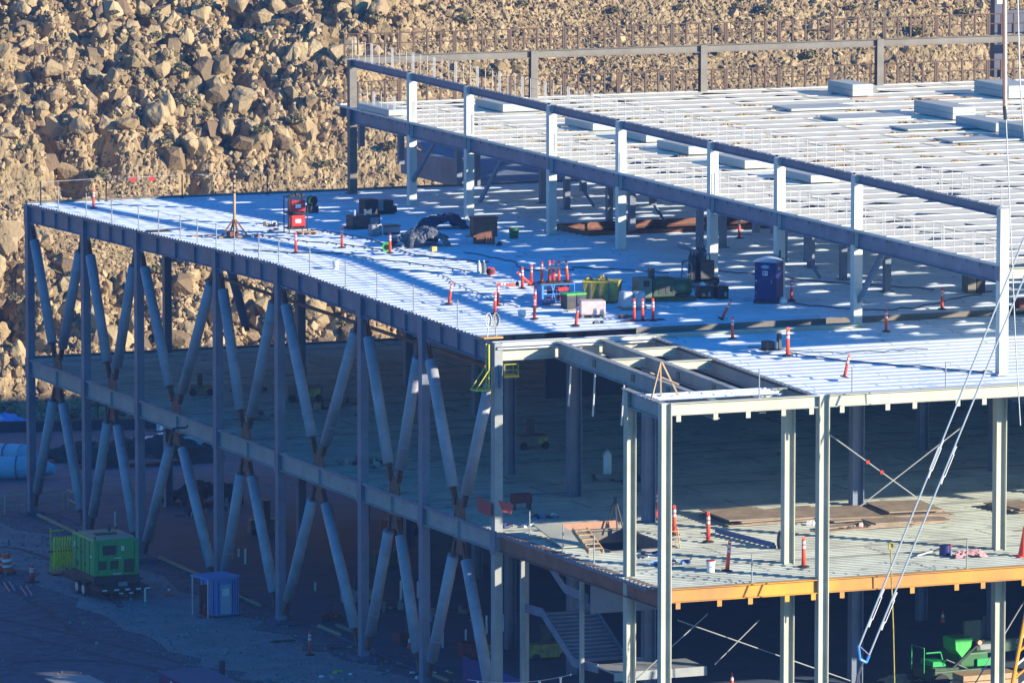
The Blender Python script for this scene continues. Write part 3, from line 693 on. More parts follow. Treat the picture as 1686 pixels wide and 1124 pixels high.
# ---- staircase under the corner
ST=empty('metal_staircase',(2.4,-7,0),0,'blue grey steel staircase hanging under the red beam at the corner','staircase')
def stz(px,py,X):  # point on plane X
    d=ray(px,py); t=(X-CAM.x)/d.x; return CAM+d*t
A=stz(865,1000,1.4); Bq=stz(893,1008,1.4); Cq=stz(945,1090,1.4); D=stz(985,1100,1.4)
off=Vector((2.4,-7,0))
sw=2.6
for dx in(0,sw):
    m_=MB(); pts=[A,Bq,Cq,D]
    for a,b in zip(pts,pts[1:]): m_.bar(a+Vector((dx,0,0))-off,b+Vector((dx,0,0))-off,.06,.42)
    m_.build('stringer',steelb,ST)
tr=MB(); N=13
for k in range(N):
    q=Bq+(Cq-Bq)*((k+.5)/N)-off; tr.box(q+Vector((sw/2,0,.05)),(sw-.08,.30,.05)); tr.box(q+Vector((sw/2,.14,-.04)),(sw-.08,.02,.16))
tr.build('treads',steelb,ST)
lm=MB(); q=D-off; lm.box(q+Vector((sw/2+.9,-.9,.1)),(sw+2.0,2.4,.08)); lm.box(q+Vector((sw/2+.9,-2.1,-.05)),(sw+2.0,.08,.42)); lm.build('landing',steel,ST)
um=MB(); 
E1=stz(905,930,1.4); E2=stz(930,968,1.4); E3=stz(968,985,1.4)
for a,b in((E1,E2),(E2,E3)): um.bar(a-off,b-off,.06,.42)
um.box(E3-off+Vector((1.9,-.3,0)),(3.8,.08,1.3)); um.build('upper_flight',steelb,ST)
for px,x in((860,.9),(958,1.2),(867,2)):
    yy=Yat(px,x,5); lo=MB(); lo.b2(x-2.4-.09,x-2.4+.09,yy+7-.09,yy+7+.09,0.0,MZ-1.0); lo.build('hanger_rod',steel,ST)
# ================================================================== THINGS
def atX(px,py,X):
    d=ray(px,py); t=(X-CAM.x)/d.x; return CAM+d*t
def atY(px,py,Y):
    d=ray(px,py); t=(Y-CAM.y)/d.y; return CAM+d*t
def mpp(p): return (p-CAM).dot(FW)/F
def gz(Y): return 0 if Y<76 else -4.4*(Y-76)/60
def onground(px,py,dz=0):
    z=0
    for _ in range(20):
        p=onz(px,py,z+dz); z=gz(p.y)
    return Vector((p.x,p.y,z+dz))
def onfloor(px,py): return onz(px,py,MZ+.0)
def text_mesh(s,size,m,parent,loc,rot,name='lettering',align='CENTER',ext=.004):
    cu=bpy.data.curves.new(name,'FONT'); cu.body=s; cu.size=size; cu.extrude=ext; cu.align_x=align; cu.align_y='CENTER'
    t=bpy.data.objects.new(name,cu); COL.objects.link(t); bpy.context.view_layer.update()
    me=bpy.data.meshes.new_from_object(t.evaluated_get(bpy.context.evaluated_depsgraph_get())); bpy.data.objects.remove(t)
    me.materials.clear(); me.materials.append(m); o=bpy.data.objects.new(name,me); COL.objects.link(o); o.parent=parent; o.location=loc; o.rotation_euler=rot; return o
# ---- guardrails
def guard(name,length,n,m,mr,hgt=1.12,r=.019):
    t=empty(name); 
    for k in range(n):
        x=-length/2+length*k/(n-1); MB().b2(x-r,x+r,-r,r,0,hgt).build('post',m,t)
        if k==0 and n==4: MB().b2(x-r+.16,x+r+.16,-r,r,0.0,hgt*.98).build('post',m,t)
    for z in(hgt,hgt*.52): MB().tube((-length/2,0,z),(length/2,0,z),.007 if m is not brownrail else .036,6).build('rail',mr,t)
    return t
gw=guard('guardrail',3.05,4,mat('dull_zinc_post',(.42,.43,.43),.6),mat('thin_grey_rail',(.12,.13,.14),.6),1.12,.015); uw=[False]
gb=guard('guardrail',3.3,5,brownrail,brownrail,1.2,.05); ub=[False]
Lr=PY[0]-PY[-1]; n=int(Lr/3.1)
for lev,zf_,dx,lab in((0,PBZ,0,'white guardrail panel standing on the high beam of the upper frame'),(1,PRZ,.12,'white guardrail panel along the near edge of the pale upper roof')):
    for k in range(n):
        y=PY[0]-(k+.5)*Lr/n; place(gw,uw,(XP+dx,y,zf_(y)+.03),(0,0,RD(90)),lab,'guardrail','white guardrails, '+('high beam' if lev==0 else 'roof edge'))
for lev,z,lab in((0,PBZ(69.6),'brown guardrail panel on the far high beam against the hill'),(1,PRZ(69.6),'brown guardrail panel at the far edge of the upper roof against the hill')):
    for k in range(14):
        x=XP+1.9+k*3.42; place(gb,ub,(x,69.75,z+.05),(0,0,0),lab,'guardrail','brown guardrails, '+('high beam' if lev==0 else 'roof edge'))
# ---- stanchions with cable along the truss edge
st=empty('stanchion'); MB().tube((0,0,0),(0,0,1.3),.032,8).build('post',steel,st); MB().b2(-.09,.09,-.09,.09,0,.02).build('foot_plate',steel,st); us=[False]
pxs=[96,142,184,228,261,297,325,356,386,426,459,510,569,621,681,753.5]
tops=[]
for i,px in enumerate(pxs):
    y=Yat(px,.15,18.2); place(st,us,(.15,y,rz(y)),(0,0,0),'thin grey cable stanchion on the long roof edge','stanchion','stanchions along the long roof edge'); tops.append(Vector((.15,y,rz(y))))
for z,r,lab in((1.22,.012,'upper safety cable strung between the stanchions of the long roof edge'),(.65,.010,'lower safety cable strung between the stanchions of the long roof edge')):
    mb=MB()
    for a,b in zip(tops,tops[1:]):
        p=[a+(b-a)*t+Vector((0,0,z-.05*4*t*(1-t))) for t in(0,.25,.5,.75,1)]; mb.path(p,r,4)
    tag(mb.build('safety_cable',steel),lab,'cable')
sf=empty('stanchion'); MB().tube((0,0,0),(0,0,1.35),.04,8).build('post',black,sf); MB().b2(-.1,.1,-.1,.1,0,.02).build('foot_plate',black,sf); uf=[False]
far=[]
for px,py in((60,345),(175,325),(300,326),(440,322)):
    x=Xat(px,69.3 if px>70 else 67,18); y=69.3 if px>70 else 68.5; place(sf,uf,(max(x,.3),y,rz(y)),(0,0,0),'dark cable stanchion at the far roof edge against the rocks','stanchion','stanchions on the far roof edge'); far.append(Vector((max(x,.3),y,rz(y)+1.3)))
mb=MB(); mb.path(far,.012,4); fc=tag(mb.build('safety_cable',galv),'pale safety cable with small red flags along the far roof edge','cable')
for t in(.35,.6): 
    q=far[1]+(far[2]-far[1])*t; MB().b2(q.x-.15,q.x+.15,q.y-.01,q.y+.01,q.z-.25,q.z).build('flag',red,fc)
for px,y,lab in ((1250,-18.4,'short stanchion on the front beam above the open bay'),(1403,-18.3,'stanchion at the front roof edge beside the tilted orange post'),(1557,-18.3,'stanchion at the front roof edge left of the guy ropes')):
    x=Xat(px,y,17.5); place(st,us,(x,y,rz(y)-(.0 if px<1300 else STEP)),(0,0,0),lab,'stanchion')
for px,lab in((927,'dark stanchion on the red beam left of the little wooden stair'),(1238,'stanchion on the orange beam edge right of the white bucket'),(1592,'stanchion on the yellow beam edge at the right'),(978,'stanchion beside the stair opening on the red beam'),(872,'wooden toned stanchion on the corner of the red beam')):
    if px in(1238,1592): x,y=Xat(px,-18.3,MZ),-18.3
    else: y=Yat(px,.5,MZ); x=.5
    place(st,us,(x,y,MZ),(0,0,0),lab,'stanchion')
# ---- orange delineator posts
dl=empty('delineator_post'); MB().lathe((0,0,0),[(.075,.03),(.068,.5),(.06,.95),(.04,1.0)],12).build('post',orange,dl,smooth=True)
MB().lathe((0,0,0),[(.072,.66),(.070,.76)],12).build('reflective_band',reflect,dl); MB().lathe((0,0,0),[(.070,.82),(.067,.92)],12).build('reflective_band',reflect,dl)
MB().lathe((0,0,0),[(.22,0),(.22,.03),(.1,.07)],8).build('base',rubber,dl); h_=MB(); h_.path([(-.045,0,.98),(-.045,0,1.06),(.045,0,1.06),(.045,0,.98)],.018,6); h_.build('handle',orange,dl)
ud=[False]
def delin(px,py,lab,lean=(0,0),surf=onroof,s=1.0,dz=0):
    p=surf(px,py); p.z+=dz
    return place(dl,ud,p,(lean[1],lean[0],0),lab,'delineator','orange delineator posts',(s,s,s))
for px,py,lab,l in ((154,343,'lone orange delineator post at the far left corner of the roof',0),(487,416,'orange delineator post in front of the stacked red welders',0),
  (563,408,'orange delineator post in the sun left of the grey case',0),(642,417,'orange delineator post beside the green cable reel',0),(739,501,'slightly tilted orange delineator post nearest the long roof edge',.15),
  (820,503,'orange delineator post left of the blue cage, in full sun',0),(881,506,'orange delineator post standing right against the blue cage',0),(880,525,'orange delineator post in front of the blue cage on the sunny strip',0),
  (948,536,'orange delineator post in front of the pink wrapped pallet',.12),(815,517,'orange delineator post behind the coiled hose stand at the corner',0),
  (1044,528,'leftmost of the three orange posts on one black base strip',0),(1058,528,'middle of the three orange posts on one black base strip',0),(1075,528,'rightmost of the three orange posts on one black base strip',0),
  (1303,495,'dark shaded orange post just right of the portable toilet',0),(1188,526,'strongly leaning orange post left of the portable toilet',.5),(1206,558,'orange post in blue shade at the expansion joint, below the leaning one',0),
  (1390,621,'tilted orange post in the bright sun near the front roof edge',.24),(1459,546,'orange post in the shade in front of the dark joint, with a red cap',0),
  (1551,509,'orange post with a bulky red top in the shade below the upper roof',0),(1217,392,'orange post behind the roof opening, half hidden by the upper roof',0)):
    delin(px,py,lab,(l,0))
delin(1297,586,'tall orange post next to the small black machine in the sun',(0,0),s=1.25)
for px,py,lab,l in((1166,892,'orange post left of the blue pipe bundle on the middle floor',0),(1197,940,'tilted orange post beside the white and red bucket on the middle floor',.1),(1323,933,'orange post between two front columns on the middle floor',0),
   (1110,880,'orange post standing in front of the shade on the middle floor',0),(1081,855,'dark orange post in the shade by the inner column of the middle floor',0)):
    delin(px,py,lab,(l,0),onfloor,1.3)
delin(510,1078,'single orange delineator post on the gravel path in front of the truss',(0,0),onground,1.15)
delin(53,958,'short stout red post standing on the dirt between the barrels and the generator',(0,0),onground,.75).scale=(2.1,2.1,.85)
delin(860,475,'orange delineator post in the heap left of the blue cage, upright',(0,0)); delin(875,470,'second upright orange delineator post of the heap left of the blue cage',(0,0))
delin(876,470,'orange delineator post leaning across the heap left of the blue cage',(-.85,0)); delin(852,470,'orange delineator post lying on the deck left of the blue cage',(-1.45,0))
# ---- blue cage with posts standing in it
p=onroof(913,499); cg=empty('tool_cage',p,0,'blue wire tool cage with red panels holding orange posts','cage')
W_,D_,H_=1.7,.9,.95; f=MB()
for x in(-W_/2,W_/2):
    for y in(-D_/2,D_/2): f.tube((x,y,0),(x,y,H_),.035,6)
for z in(.12,.5,H_): f.path([(-W_/2,-D_/2,z),(W_/2,-D_/2,z),(W_/2,D_/2,z),(-W_/2,D_/2,z),(-W_/2,-D_/2,z)],.028,6)
f.tube((-.4,-D_/2,0),(-.2,-D_/2,H_),.04,6); f.tube((-.1,-D_/2,0),(-.35,-D_/2,H_),.04,6); f.build('frame',blue,cg)
MB().b2(-W_/2+.04,W_/2-.04,-D_/2+.05,D_/2-.05,.08,.14).build('floor_panel',navy,cg); MB().b2(-W_/2+.04,-W_/2+.09,-D_/2,D_/2,.15,.9).build('side_panel',blue,cg)
MB().b2(.1,.72,-D_/2-.03,-D_/2-.01,.16,.36).build('red_panel',red,cg); MB().b2(.05,.6,-D_/2+.1,-D_/2+.13,.62,.8).build('red_panel',red,cg); MB().b2(-.3,W_/2,D_/2-.25,D_/2-.2,.1,.85).build('back_panel',navy,cg)
MB().b2(-W_/2,W_/2+.05,-.25,.45,.96,1.02).build('tray',charcoal,cg)
for px,py,lab in((891,'','leftmost'),(905,'','second'),(913,'','third'),(922,'','fourth'),(938,'','rightmost')):
    q=p+Vector(((px-913)*.029,.1,1.03)); place(dl,ud,q,(0,(.12 if px==938 else 0.02),px),lab+' of the five orange posts standing on top of the blue cage','delineator','orange delineator posts',(1,1,.98))
# ---- portable toilet
p=onroof(1266,497); pt=empty('portable_toilet',p,RD(-43),'navy blue portable toilet with a pale domed roof standing under the upper roof','toilet')
MB().b2(-.56,.56,-.56,.56,.12,2.05).build('cabin',navy,pt,bevel=.03)
MB().b2(-.60,.60,-.60,.60,0,.12).build('skid',charcoal,pt)
d_=MB().b2(-.44,.44,-.595,-.565,.2,1.95).build('door',navy,pt,bevel=.01); MB().b2(.30,.36,-.64,-.60,1.0,1.16).build('handle',grey,d_)
for z in(.45,1.05,1.65): MB().b2(-.50,-.43,-.62,-.595,z,z+.08).build('hinge',grey,d_)
MB().lathe((0,-.60,1.78),[(.16,-.012),(.16,.012)],20,'Y').build('oval_sign',lblue,d_).scale=(1.3,1,.55)
d_.children[-1].location=(0,0,1.78*.45)
sg=MB().b2(-.13,.13,-.612,-.598,1.36,1.58).build('notice_sign',white,d_); MB().b2(-.09,-.02,-.618,-.612,1.40,1.54).build('pictogram',navy,sg); MB().b2(.03,.09,-.618,-.612,1.44,1.54).build('pictogram',navy,sg)
MB().b2(.565,.575,-.35,.0,1.62,1.74).build('side_decal',lblue,pt)
rf=MB(); n_=12; pr=[]
for k in range(n_+1): t=k/n_; pr.append((-.62+1.24*t,-.62,2.04+.22*math.sin(math.pi*t)**.8))
rf.prism(pr+[(.62,-.62,2.0),(-.62,-.62,2.0)],(0,1.24,0)); rf.build('roof',lblue,pt); MB().tube((.4,.45,2.0),(.4,.45,2.5),.05,10).build('vent_pipe',charcoal,pt)
p=onroof(1289,499); o=MB().lathe((0,0,0),[(.20,0),(.24,.10),(.16,.24),(.05,.32)],12).build('sandbag',white,None,smooth=True,loc=p); tag(o,'small white sack slumped at the foot of the portable toilet','sack')
# ---- red welders in a rack
def welder(m=red,w_=.75,d_=.55,h_=.62,lab=None,parent_loc=(0,0,0),rz__=0,lbl=True):
    t=empty('welding_machine',parent_loc,rz__,lab,'welder'); MB().b2(-w_/2,w_/2,-d_/2,d_/2,.05,h_).build('housing',m,t,bevel=.05)
    MB().b2(-w_/2+.06,w_/2-.06,-d_/2-.02,-d_/2,.12,h_-.1).build('front_panel',charcoal if not lbl else m,t)
    if lbl: MB().b2(-.17,.14,-d_/2-.035,-d_/2-.02,.26,.46).build('label',white,t)
    hm=MB(); hm.path([(-w_/2+.1,0,h_),(-w_/2+.1,0,h_+.1),(w_/2-.1,0,h_+.1),(w_/2-.1,0,h_)],.02,6); hm.build('handle',black,t)
    for s in(-1,1): MB().b2(s*w_/2-.05*(1+s),s*w_/2+.05*(1-s),-d_/2,d_/2,0,.06).build('foot',black,t)
    return t
p=onroof(487,384); rk=empty('equipment_rack',p,0,'black pipe rack holding the two red welders','rack'); f=MB()
for x in(-.52,.52):
    for y in(-.4,.4): f.tube((x,y,0),(x,y,2.0),.03,6)
for z in(.28,1.08,1.95): f.path([(-.52,-.4,z),(.52,-.4,z),(.52,.4,z),(-.52,.4,z),(-.52,-.4,z)],.028,6)
f.build('frame',black,rk); MB().b2(-.5,.5,-.38,.38,.28,.32).build('shelf',charcoal,rk); MB().b2(-.5,.5,-.38,.38,1.08,1.12).build('shelf',charcoal,rk)
for s,z,lab in((0,.33,'lower red welding machine in the black rack'),(1,1.13,'upper red welding machine in the black rack')):
    welder(red,.82,.6,.66,lab,p+Vector((0.02,-.05,z)))
ph=MB(); 
for k in range(5): ph.box((-.35+.17*k,-.15+.06*(k%2),2.02+.04*(k%3)),(.14,.3,.12))
o=ph.build('hose_bundle',black,None,loc=p); tag(o,'black hoses and tools piled on top of the welder rack','hoses')
p2_=onroof(514,350)+Vector((0,0,.4)); r_=empty('cable_reel',p2_,RD(25),'yellow green cable reel beside the upper red welder','reel'); MB().lathe((0,0,.25),[(.28,-.16),(.28,-.13),(.15,-.13),(.15,.13),(.28,.13),(.28,.16)],16,'Y').build('drum',black,r_); MB().lathe((0,0,.25),[(.22,-.12),(.22,.12)],16,'Y').build('cable_coil',mat('lime_cable',(.45,.60,.04),.5),r_); MB().b2(-.3,.3,-.2,.2,-.45,-.02).build('stand',charcoal,r_)
def pallet(p,rot,lab,w_=1.2,d_=1.0):
    t=empty('wood_pallet',p,rot,lab,'pallet')
    for k in range(5): MB().b2(-w_/2,w_/2,-d_/2+k*(d_-.1)/4,-d_/2+.1+k*(d_-.1)/4,.11,.13).build('board',wood,t)
    for x in(-w_/2+.05,0,w_/2-.05): MB().b2(x-.04,x+.04,-d_/2,d_/2,0,.11).build('runner',wood,t)
    return t
pallet(onroof(505,385),.1,'raw pallet under the corner of the welder rack',.9,.8)
# tools on the deck left of rack
def junk(p,n,wx,wy,mats,lab,name='tool_pile',hmax=.25,cat='tools',rod=0):
    t=empty(name,p,random.uniform(0,1),lab,cat)
    for k in range(n):
        sx,sy,sz=random.uniform(.10,.38),random.uniform(.08,.3),random.uniform(.06,hmax)
        MB().box((random.uniform(-wx,wx),random.uniform(-wy,wy),sz/2),(sx,sy,sz),random.uniform(0,3),taper=random.uniform(.6,1)).build(random.choice(('crate','tool_case')),random.choice(mats),t,bevel=.015)
    for k in range(rod):
        a=Vector((random.uniform(-wx,wx),random.uniform(-wy,wy),.06)); MB().tube(a,a+Vector((random.uniform(-.8,.8),random.uniform(-.8,.8),.05)),.03,6).build('rod',random.choice(mats),t)
    return t
junk(onroof(448,372),7,.45,.5,[black,black,wood,white,navy],'black tools and a pale board left of the welder rack',rod=2)
junk(onroof(455,379),3,.5,.3,[charcoal,white,black],'white lidded case on the deck before the welder rack',hmax=.12)
junk(onroof(428,390),3,.2,.2,[wood,wood,orange],'small wooden offcuts right of the striped mast')
# ---- mast
p=onroof(386,391); ms=empty('striped_mast',p,0,'tall pale striped mast on a timber foot near the long roof edge','mast')
MB().lathe((0,0,0),[(.085,0),(.08,1.4),(.07,3.3)],12).build('pole',wood,ms,smooth=True)
for k in range(4): MB().lathe((0,0,0),[(.086,2.35+.24*k),(.084,2.44+.24*k)],12).build('stripe',black,ms)
for a in(0,1.57,3.14,4.71): MB().bar((math.cos(a)*.75,math.sin(a)*.75,.05),(math.cos(a)*.06,math.sin(a)*.06,.95),.07,.07).build('strut',rust,ms)
MB().b2(-.9,.9,-.12,.12,0,.09).build('foot_board',wood,ms); MB().b2(-.12,.12,-.9,.9,.09,.17).build('foot_board',wood,ms); MB().b2(-.4,.0,-.45,.1,.1,.35).build('ballast',rust,ms)
p=onroof(335,389); o=MB().b2(-.7,.7,-.15,.15,0,.06).build('board',wood,None,loc=p); tag(o,'flat timber lying on the deck just left of the mast','board')
o=MB().b2(-.6,.6,-.5,.5,0,.04).build('rubber_mat',black,None,loc=onroof(262,381)); tag(o,'flat black mat on the sunlit deck near the long edge','mat')
# ---- black machines
p=onroof(598,376); w1=empty('engine_welder',p,.15,'low black engine driven welder with white gauges, left of the grey case','welder')
MB().b2(-.85,.85,-.4,.4,.1,.75).build('body',charcoal,w1,bevel=.05); MB().b2(-.95,.95,-.45,.45,0,.12).build('skid',black,w1)
for x in(-.7,-.05,.3): MB().tube((x,-.3,.75),(x,-.3,1.05),.06,8).build('white_cap',white,w1)
MB().b2(.2,.75,-.43,-.40,.3,.6).build('panel',grey,w1); MB().tube((.6,.1,.7),(.6,.1,1.15),.05,8).build('exhaust',black,w1)
p=onroof(620,352); w2=empty('engine_welder',p,.1,'tall stack of black machines behind the low black welder','welder')
MB().b2(-.9,-.1,-.4,.4,0,.85).build('body',black,w2,bevel=.04); MB().b2(-.05,.25,-.35,.35,.2,.8).build('white_panel',grey,w2); MB().b2(.25,.85,-.4,.4,.05,.75).build('body',black,w2,bevel=.04); MB().b2(.7,1.1,-.35,.35,.05,.4).build('toolbox',black,w2,bevel=.04); MB().b2(-1,.9,-.42,.42,-.0,.06).build('skid',charcoal,w2)
p=onroof(617,388); gc=empty('grey_case',p,0,'upright grey padded case with a bent pipe beside it','case'); MB().b2(-.3,.2,-.3,.3,0,.6).build('shell',grey,gc,bevel=.1); mb=MB(); mb.path([(.0,-.33,.55),(.2,-.33,.62),(.3,-.33,.5),(.32,-.33,.0)],.04,8); mb.build('pipe',galv,gc)
p=onroof(640,385); gk=empty('equipment_box',p,0,'long low grey box right of the padded case','box'); MB().b2(-.55,.55,-.3,.3,.08,.42).build('body',grey,gk,bevel=.03); MB().b2(-.58,.58,-.33,.33,.42,.47).build('lid',charcoal,gk); MB().b2(-.5,.5,-.3,.3,0,.08).build('runner',black,gk)
# ---- tarps
def tarp(p,wx,wy,h,seed,m,lab,rot=0):
    n=44; X,Y=np.meshgrid(np.linspace(-1,1,n),np.linspace(-1,1,n)); R_=np.sqrt((X*.92)**2+(Y*.92)**2)
    prof=np.clip(1.12-R_**2.2,0,1)**.6; lump=.55+.9*(vnoise((X+5)*wx,(Y+5)*wy,.9,seed)); fold=np.abs(vnoise((X+5)*wx*2.4+Y,(Y+5)*wy*1.2,.55,seed+4)-.5)*.5+np.abs(vnoise((X+5)*wx+Y*2,(Y+5)*wy*3,.3,seed+5)-.5)*.22
    Z=h*prof*np.clip(lump,0,1.15)*(1-.0*fold)+fold*.55*np.clip(prof*3,0.1,1)
    edge=1+(vnoise(X*3+9,Y*3+9,.7,seed+8)-.5)*.35
    V=np.stack([X*wx/2*edge,Y*wy/2*edge,np.maximum(Z,.012)],-1).reshape(-1,3); idx=np.arange(n*n).reshape(n,n)
    q=np.stack([idx[:-1,:-1],idx[:-1,1:],idx[1:,1:],idx[1:,:-1]],-1).reshape(-1,4)
    me=bpy.data.meshes.new('tarpaulin'); me.from_pydata([tuple(v) for v in V],[],[tuple(int(i) for i in f_) for f_ in q]); me.materials.append(m)
    o=bpy.data.objects.new('tarpaulin',me); COL.objects.link(o); o.location=p; o.rotation_euler=(0,0,rot); tag(o,lab,'tarp'); return o
tarp(onroof(693,404),2.9,2.2,.8,3,mat('grey_tarp',(.13,.14,.16),.4,.1,.3,2),'crumpled grey tarpaulin heap right of the green reel',.15)
tarp(onroof(730,376),2.6,1.4,.62,8,mat('navy_tarp',(.03,.035,.08),.5,0,.3,2),'navy tarpaulin heap behind the grey one',-.1)
o=MB().b2(-.14,.14,-.14,.14,0,.26).build('lamp_box',mat('amber_box',(.75,.45,.12),.5),None,bevel=.02,loc=onroof(714,414)); tag(o,'small amber box at the foot of the grey tarpaulin','box')
def reel(p,r,w_,m1,m2,lab,rot=0,name='cable_reel'):
    t=empty(name,p,rot,lab,'reel'); 
    MB().lathe((0,0,r),[(r,-w_/2),(r,-w_/2+.03)],18,'Y').build('flange',m1,t); MB().lathe((0,0,r),[(r,w_/2-.03),(r,w_/2)],18,'Y').build('flange',m1,t); MB().lathe((0,0,r),[(r*.72,-w_/2+.03),(r*.72,w_/2-.03)],18,'Y').build('coil',m2,t); MB().lathe((0,0,r),[(r*.6,-w_/2-.01),(r*.6,-w_/2)],18,'Y').build('hub',black,t); return t
reel(onroof(637,414),.24,.3,lgreen,black,'bright green cable reel left of the grey tarpaulin',-.4)
def bucket(p,r,h,m,lab,cap=None,name='bucket'):
    t=empty(name,p,0,lab,'bucket'); MB().lathe((0,0,0),[(r*.85,0),(r,h),(r*1.06,h),(r*1.06,h-.04)],16).build('tub',m,t,smooth=False)
    MB().lathe((0,0,h),[(r*1.05,0),(r*1.05,.03)],16).build('lid',cap or m,t); mb=MB(); mb.path([(-r,0,h-.05),(-r*.8,-r*.7,h-.2),(0,-r*1.05,h-.26),(r*.8,-r*.7,h-.2),(r,0,h-.05)],.012,5); mb.build('handle',steel,t); return t
bucket(onroof(553,443),.17,.40,white,'white bucket alone on the sunlit deck near the long edge')
bucket(onroof(859,523),.19,.34,white,'white bucket on the sunny strip left of the front orange post')
bucket(onroof(846,392),.26,.5,mat('green_bin',(.01,.13,.03),.5),'green bin right of the rusty box')
bucket(onfloor(1170,941),.2,.5,white,'white bucket with a red lid on the middle floor',red)
p=onroof(797,401); rb=empty('rusty_box',p,RD(-8),'rust red steel job box on short legs','job box'); MB().b2(-.68,.62,-.4,.4,.38,1.4).build('body',rust,rb,bevel=.02); MB().b2(-.5,.5,-.36,.36,0,.40).build('pedestal',rust,rb); MB().b2(-.72,.66,-.44,.44,1.36,1.42).build('lid',dkred,rb); MB().b2(-.95,-.6,-.3,.3,.36,.42).build('side_tray',dkst,rb)
for k in range(4): MB().b2(.0+.14*k,.07+.14*k,-.42,-.36,.05,.38).build('copper_bar',mat('bare_copper',(.55,.22,.10),.5,.3),rb)
junk(onroof(823,404),3,.15,.2,[black,charcoal],'black scraps beside the rusty box')
# ---- gas bottles and red reel
p=onroof(793,450); 
for k,(dx,lab) in enumerate(((-.14,'left'),(.12,'right'))):
    t=empty('gas_bottle',p+Vector((dx,.0,0)),0,lab+' one of two short silver gas bottles near the sunny edge','gas bottle'); MB().lathe((0,0,0),[(.10,0),(.11,.03),(.11,.48),(.05,.58)],12).build('cylinder',galv if k==0 else grey,t,smooth=True); MB().lathe((0,0,.56),[(.04,0),(.05,.06),(.02,.1)],8).build('valve',white,t)
reel(onroof(808,453),.2,.25,red,charcoal,'red hose reel beside the two silver gas bottles',.3)
# ---- totes, wrapped pallet
p=onroof(944,507); tt=empty('parts_tote',p,RD(8),'black parts totes with bright green lids in front of the blue cage','tote')
for x in(-.28,.28): 
    b_=MB().box((x,0,.33),(.52,.6,.66),0,taper=1.06).build('bin',charcoal,tt,bevel=.03); MB().b2(x-.28,x+.28,-.34,.34,.66,.74).build('lid',lgreen,b_,bevel=.02)
p=onroof(974,521); wp=empty('wrapped_pallet',p,RD(-12),'pink and white shrink wrapped pallet of boxes','pallet load'); MB().b2(-.62,.62,-.42,.42,.12,.80).build('wrapped_boxes',mat('pink_wrap',(.62,.48,.46),.45,0,.12,3,bump=.01),wp,bevel=.07)
for x in(-.5,0,.5): MB().b2(x-.06,x+.06,-.4,.4,0,.12).build('runner',wood,wp)
junk(onroof(985,532),3,.2,.15,[black,charcoal],'little black clamp lying on the deck before the wrapped pallet',hmax=.12)
tag(MB().b2(-.25,.35,-.1,.1,0,.05).build('board',wood,None,loc=onroof(942,512)),'short pale board at the foot of the green lidded totes','board')
p=onroof(1030,508)
for k,(dx,dy,lab) in enumerate(((0,0,'left pale blue shrink wrapped bale behind the three posts'),(.62,-.1,'right pale blue shrink wrapped bale behind the three posts'))):
    t=empty('wrapped_bale',p+Vector((dx,dy,0)),.1,lab,'bale'); MB().box((0,0,.45),(.58,.6,.78),0,taper=.9).build('bale',mat('clear_wrap',(.42,.47,.52),.3,0,.2,5,bump=.02),t,bevel=.08); MB().b2(-.3,.3,-.3,.3,0,.07).build('pallet_base',wood,t)
junk(onroof(1032,522),6,.5,.2,[rust,wood,charcoal],'low heap of rusty scraps left of the three posts',hmax=.14,rod=2)
tag(MB().b2(-.9,1.3,-.2,.2,0,.03).build('base_strip',rubber,None,loc=onroof(1052,528)),'black rubber base strip under the three orange posts','base strip')
# ---- yellow trash hopper
p=onroof(992,496); hp=empty('scrap_hopper',p,RD(-33),'dusty yellow steel hopper full of scrap','hopper')
f=MB(); f.box((0,0,.55),(1.5,1.5,.95),0,taper=1.12); f.build('bin',gold,hp,bevel=.02)
for s in(-.45,.0,.45): MB().box((s,-.83,.55),(.08,.06,.95)).build('rib',dkst,hp)
for s in(-.45,.0,.45): MB().box((-.83,s,.55),(.06,.08,.95)).build('rib',steel,hp)
MB().b2(-.87,.87,-.87,-.80,1.0,1.08).build('rim',yellow,hp); MB().b2(-.87,-.80,-.8,.87,1.0,1.08).build('rim',yellow,hp)
for k in range(7): MB().bar((random.uniform(-.6,.6),random.uniform(-.6,.6),.9),(random.uniform(-.7,.7),random.uniform(-.6,.6),1.25),.09,.05).build('scrap',random.choice([gold,wood,dkst,yellow,lblue]),hp)
MB().b2(-.7,.7,-.7,.7,0,.08).build('base',black,hp)
# ---- green compressor on skid
p=onroof(1092,494); cp=empty('air_compressor',p,RD(-4),'dark green air compressor on a skid with a black exhaust stack','compressor')
MB().b2(-1.5,1.55,-.55,.55,0,.16).build('skid',dgreen,cp,bevel=.02)
MB().b2(-1.45,-.75,-.5,.5,.16,1.15).build('control_cabinet',mat('grey_green_panel',(.16,.19,.15),.6),cp,bevel=.02); MB().b2(-1.2,-.9,-.52,-.5,.75,1.05).build('screen',black,cp)
MB().b2(-.72,.45,-.48,.48,.16,1.15).build('engine_cover',dgreen,cp,bevel=.08)
tn=MB(); tn.tube((.2,-.1,.62),(1.25,-.1,.62),.42,16); tn.lathe((1.25,-.1,.62),[(.42,0),(.34,.12),(.15,.19)],16,'X'); tn.build('air_tank',mat('tank_green',(.035,.11,.05),.4),cp,smooth=True)
MB().b2(-.78,-.52,-.2,.1,1.1,1.6).build('exhaust_stack',charcoal,cp)
for x in(-.4,-.05,.3): MB().b2(x,x+.22,-.50,-.47,.35,.85).build('grille',charcoal,cp)
f=MB(); f.path([(-.7,-.5,.2),(-.5,-.5,1.2),(.9,-.5,1.1),(1.45,-.5,.6),(1.5,-.5,.15)],.03,6); f.build('guard_frame',dgreen,cp)
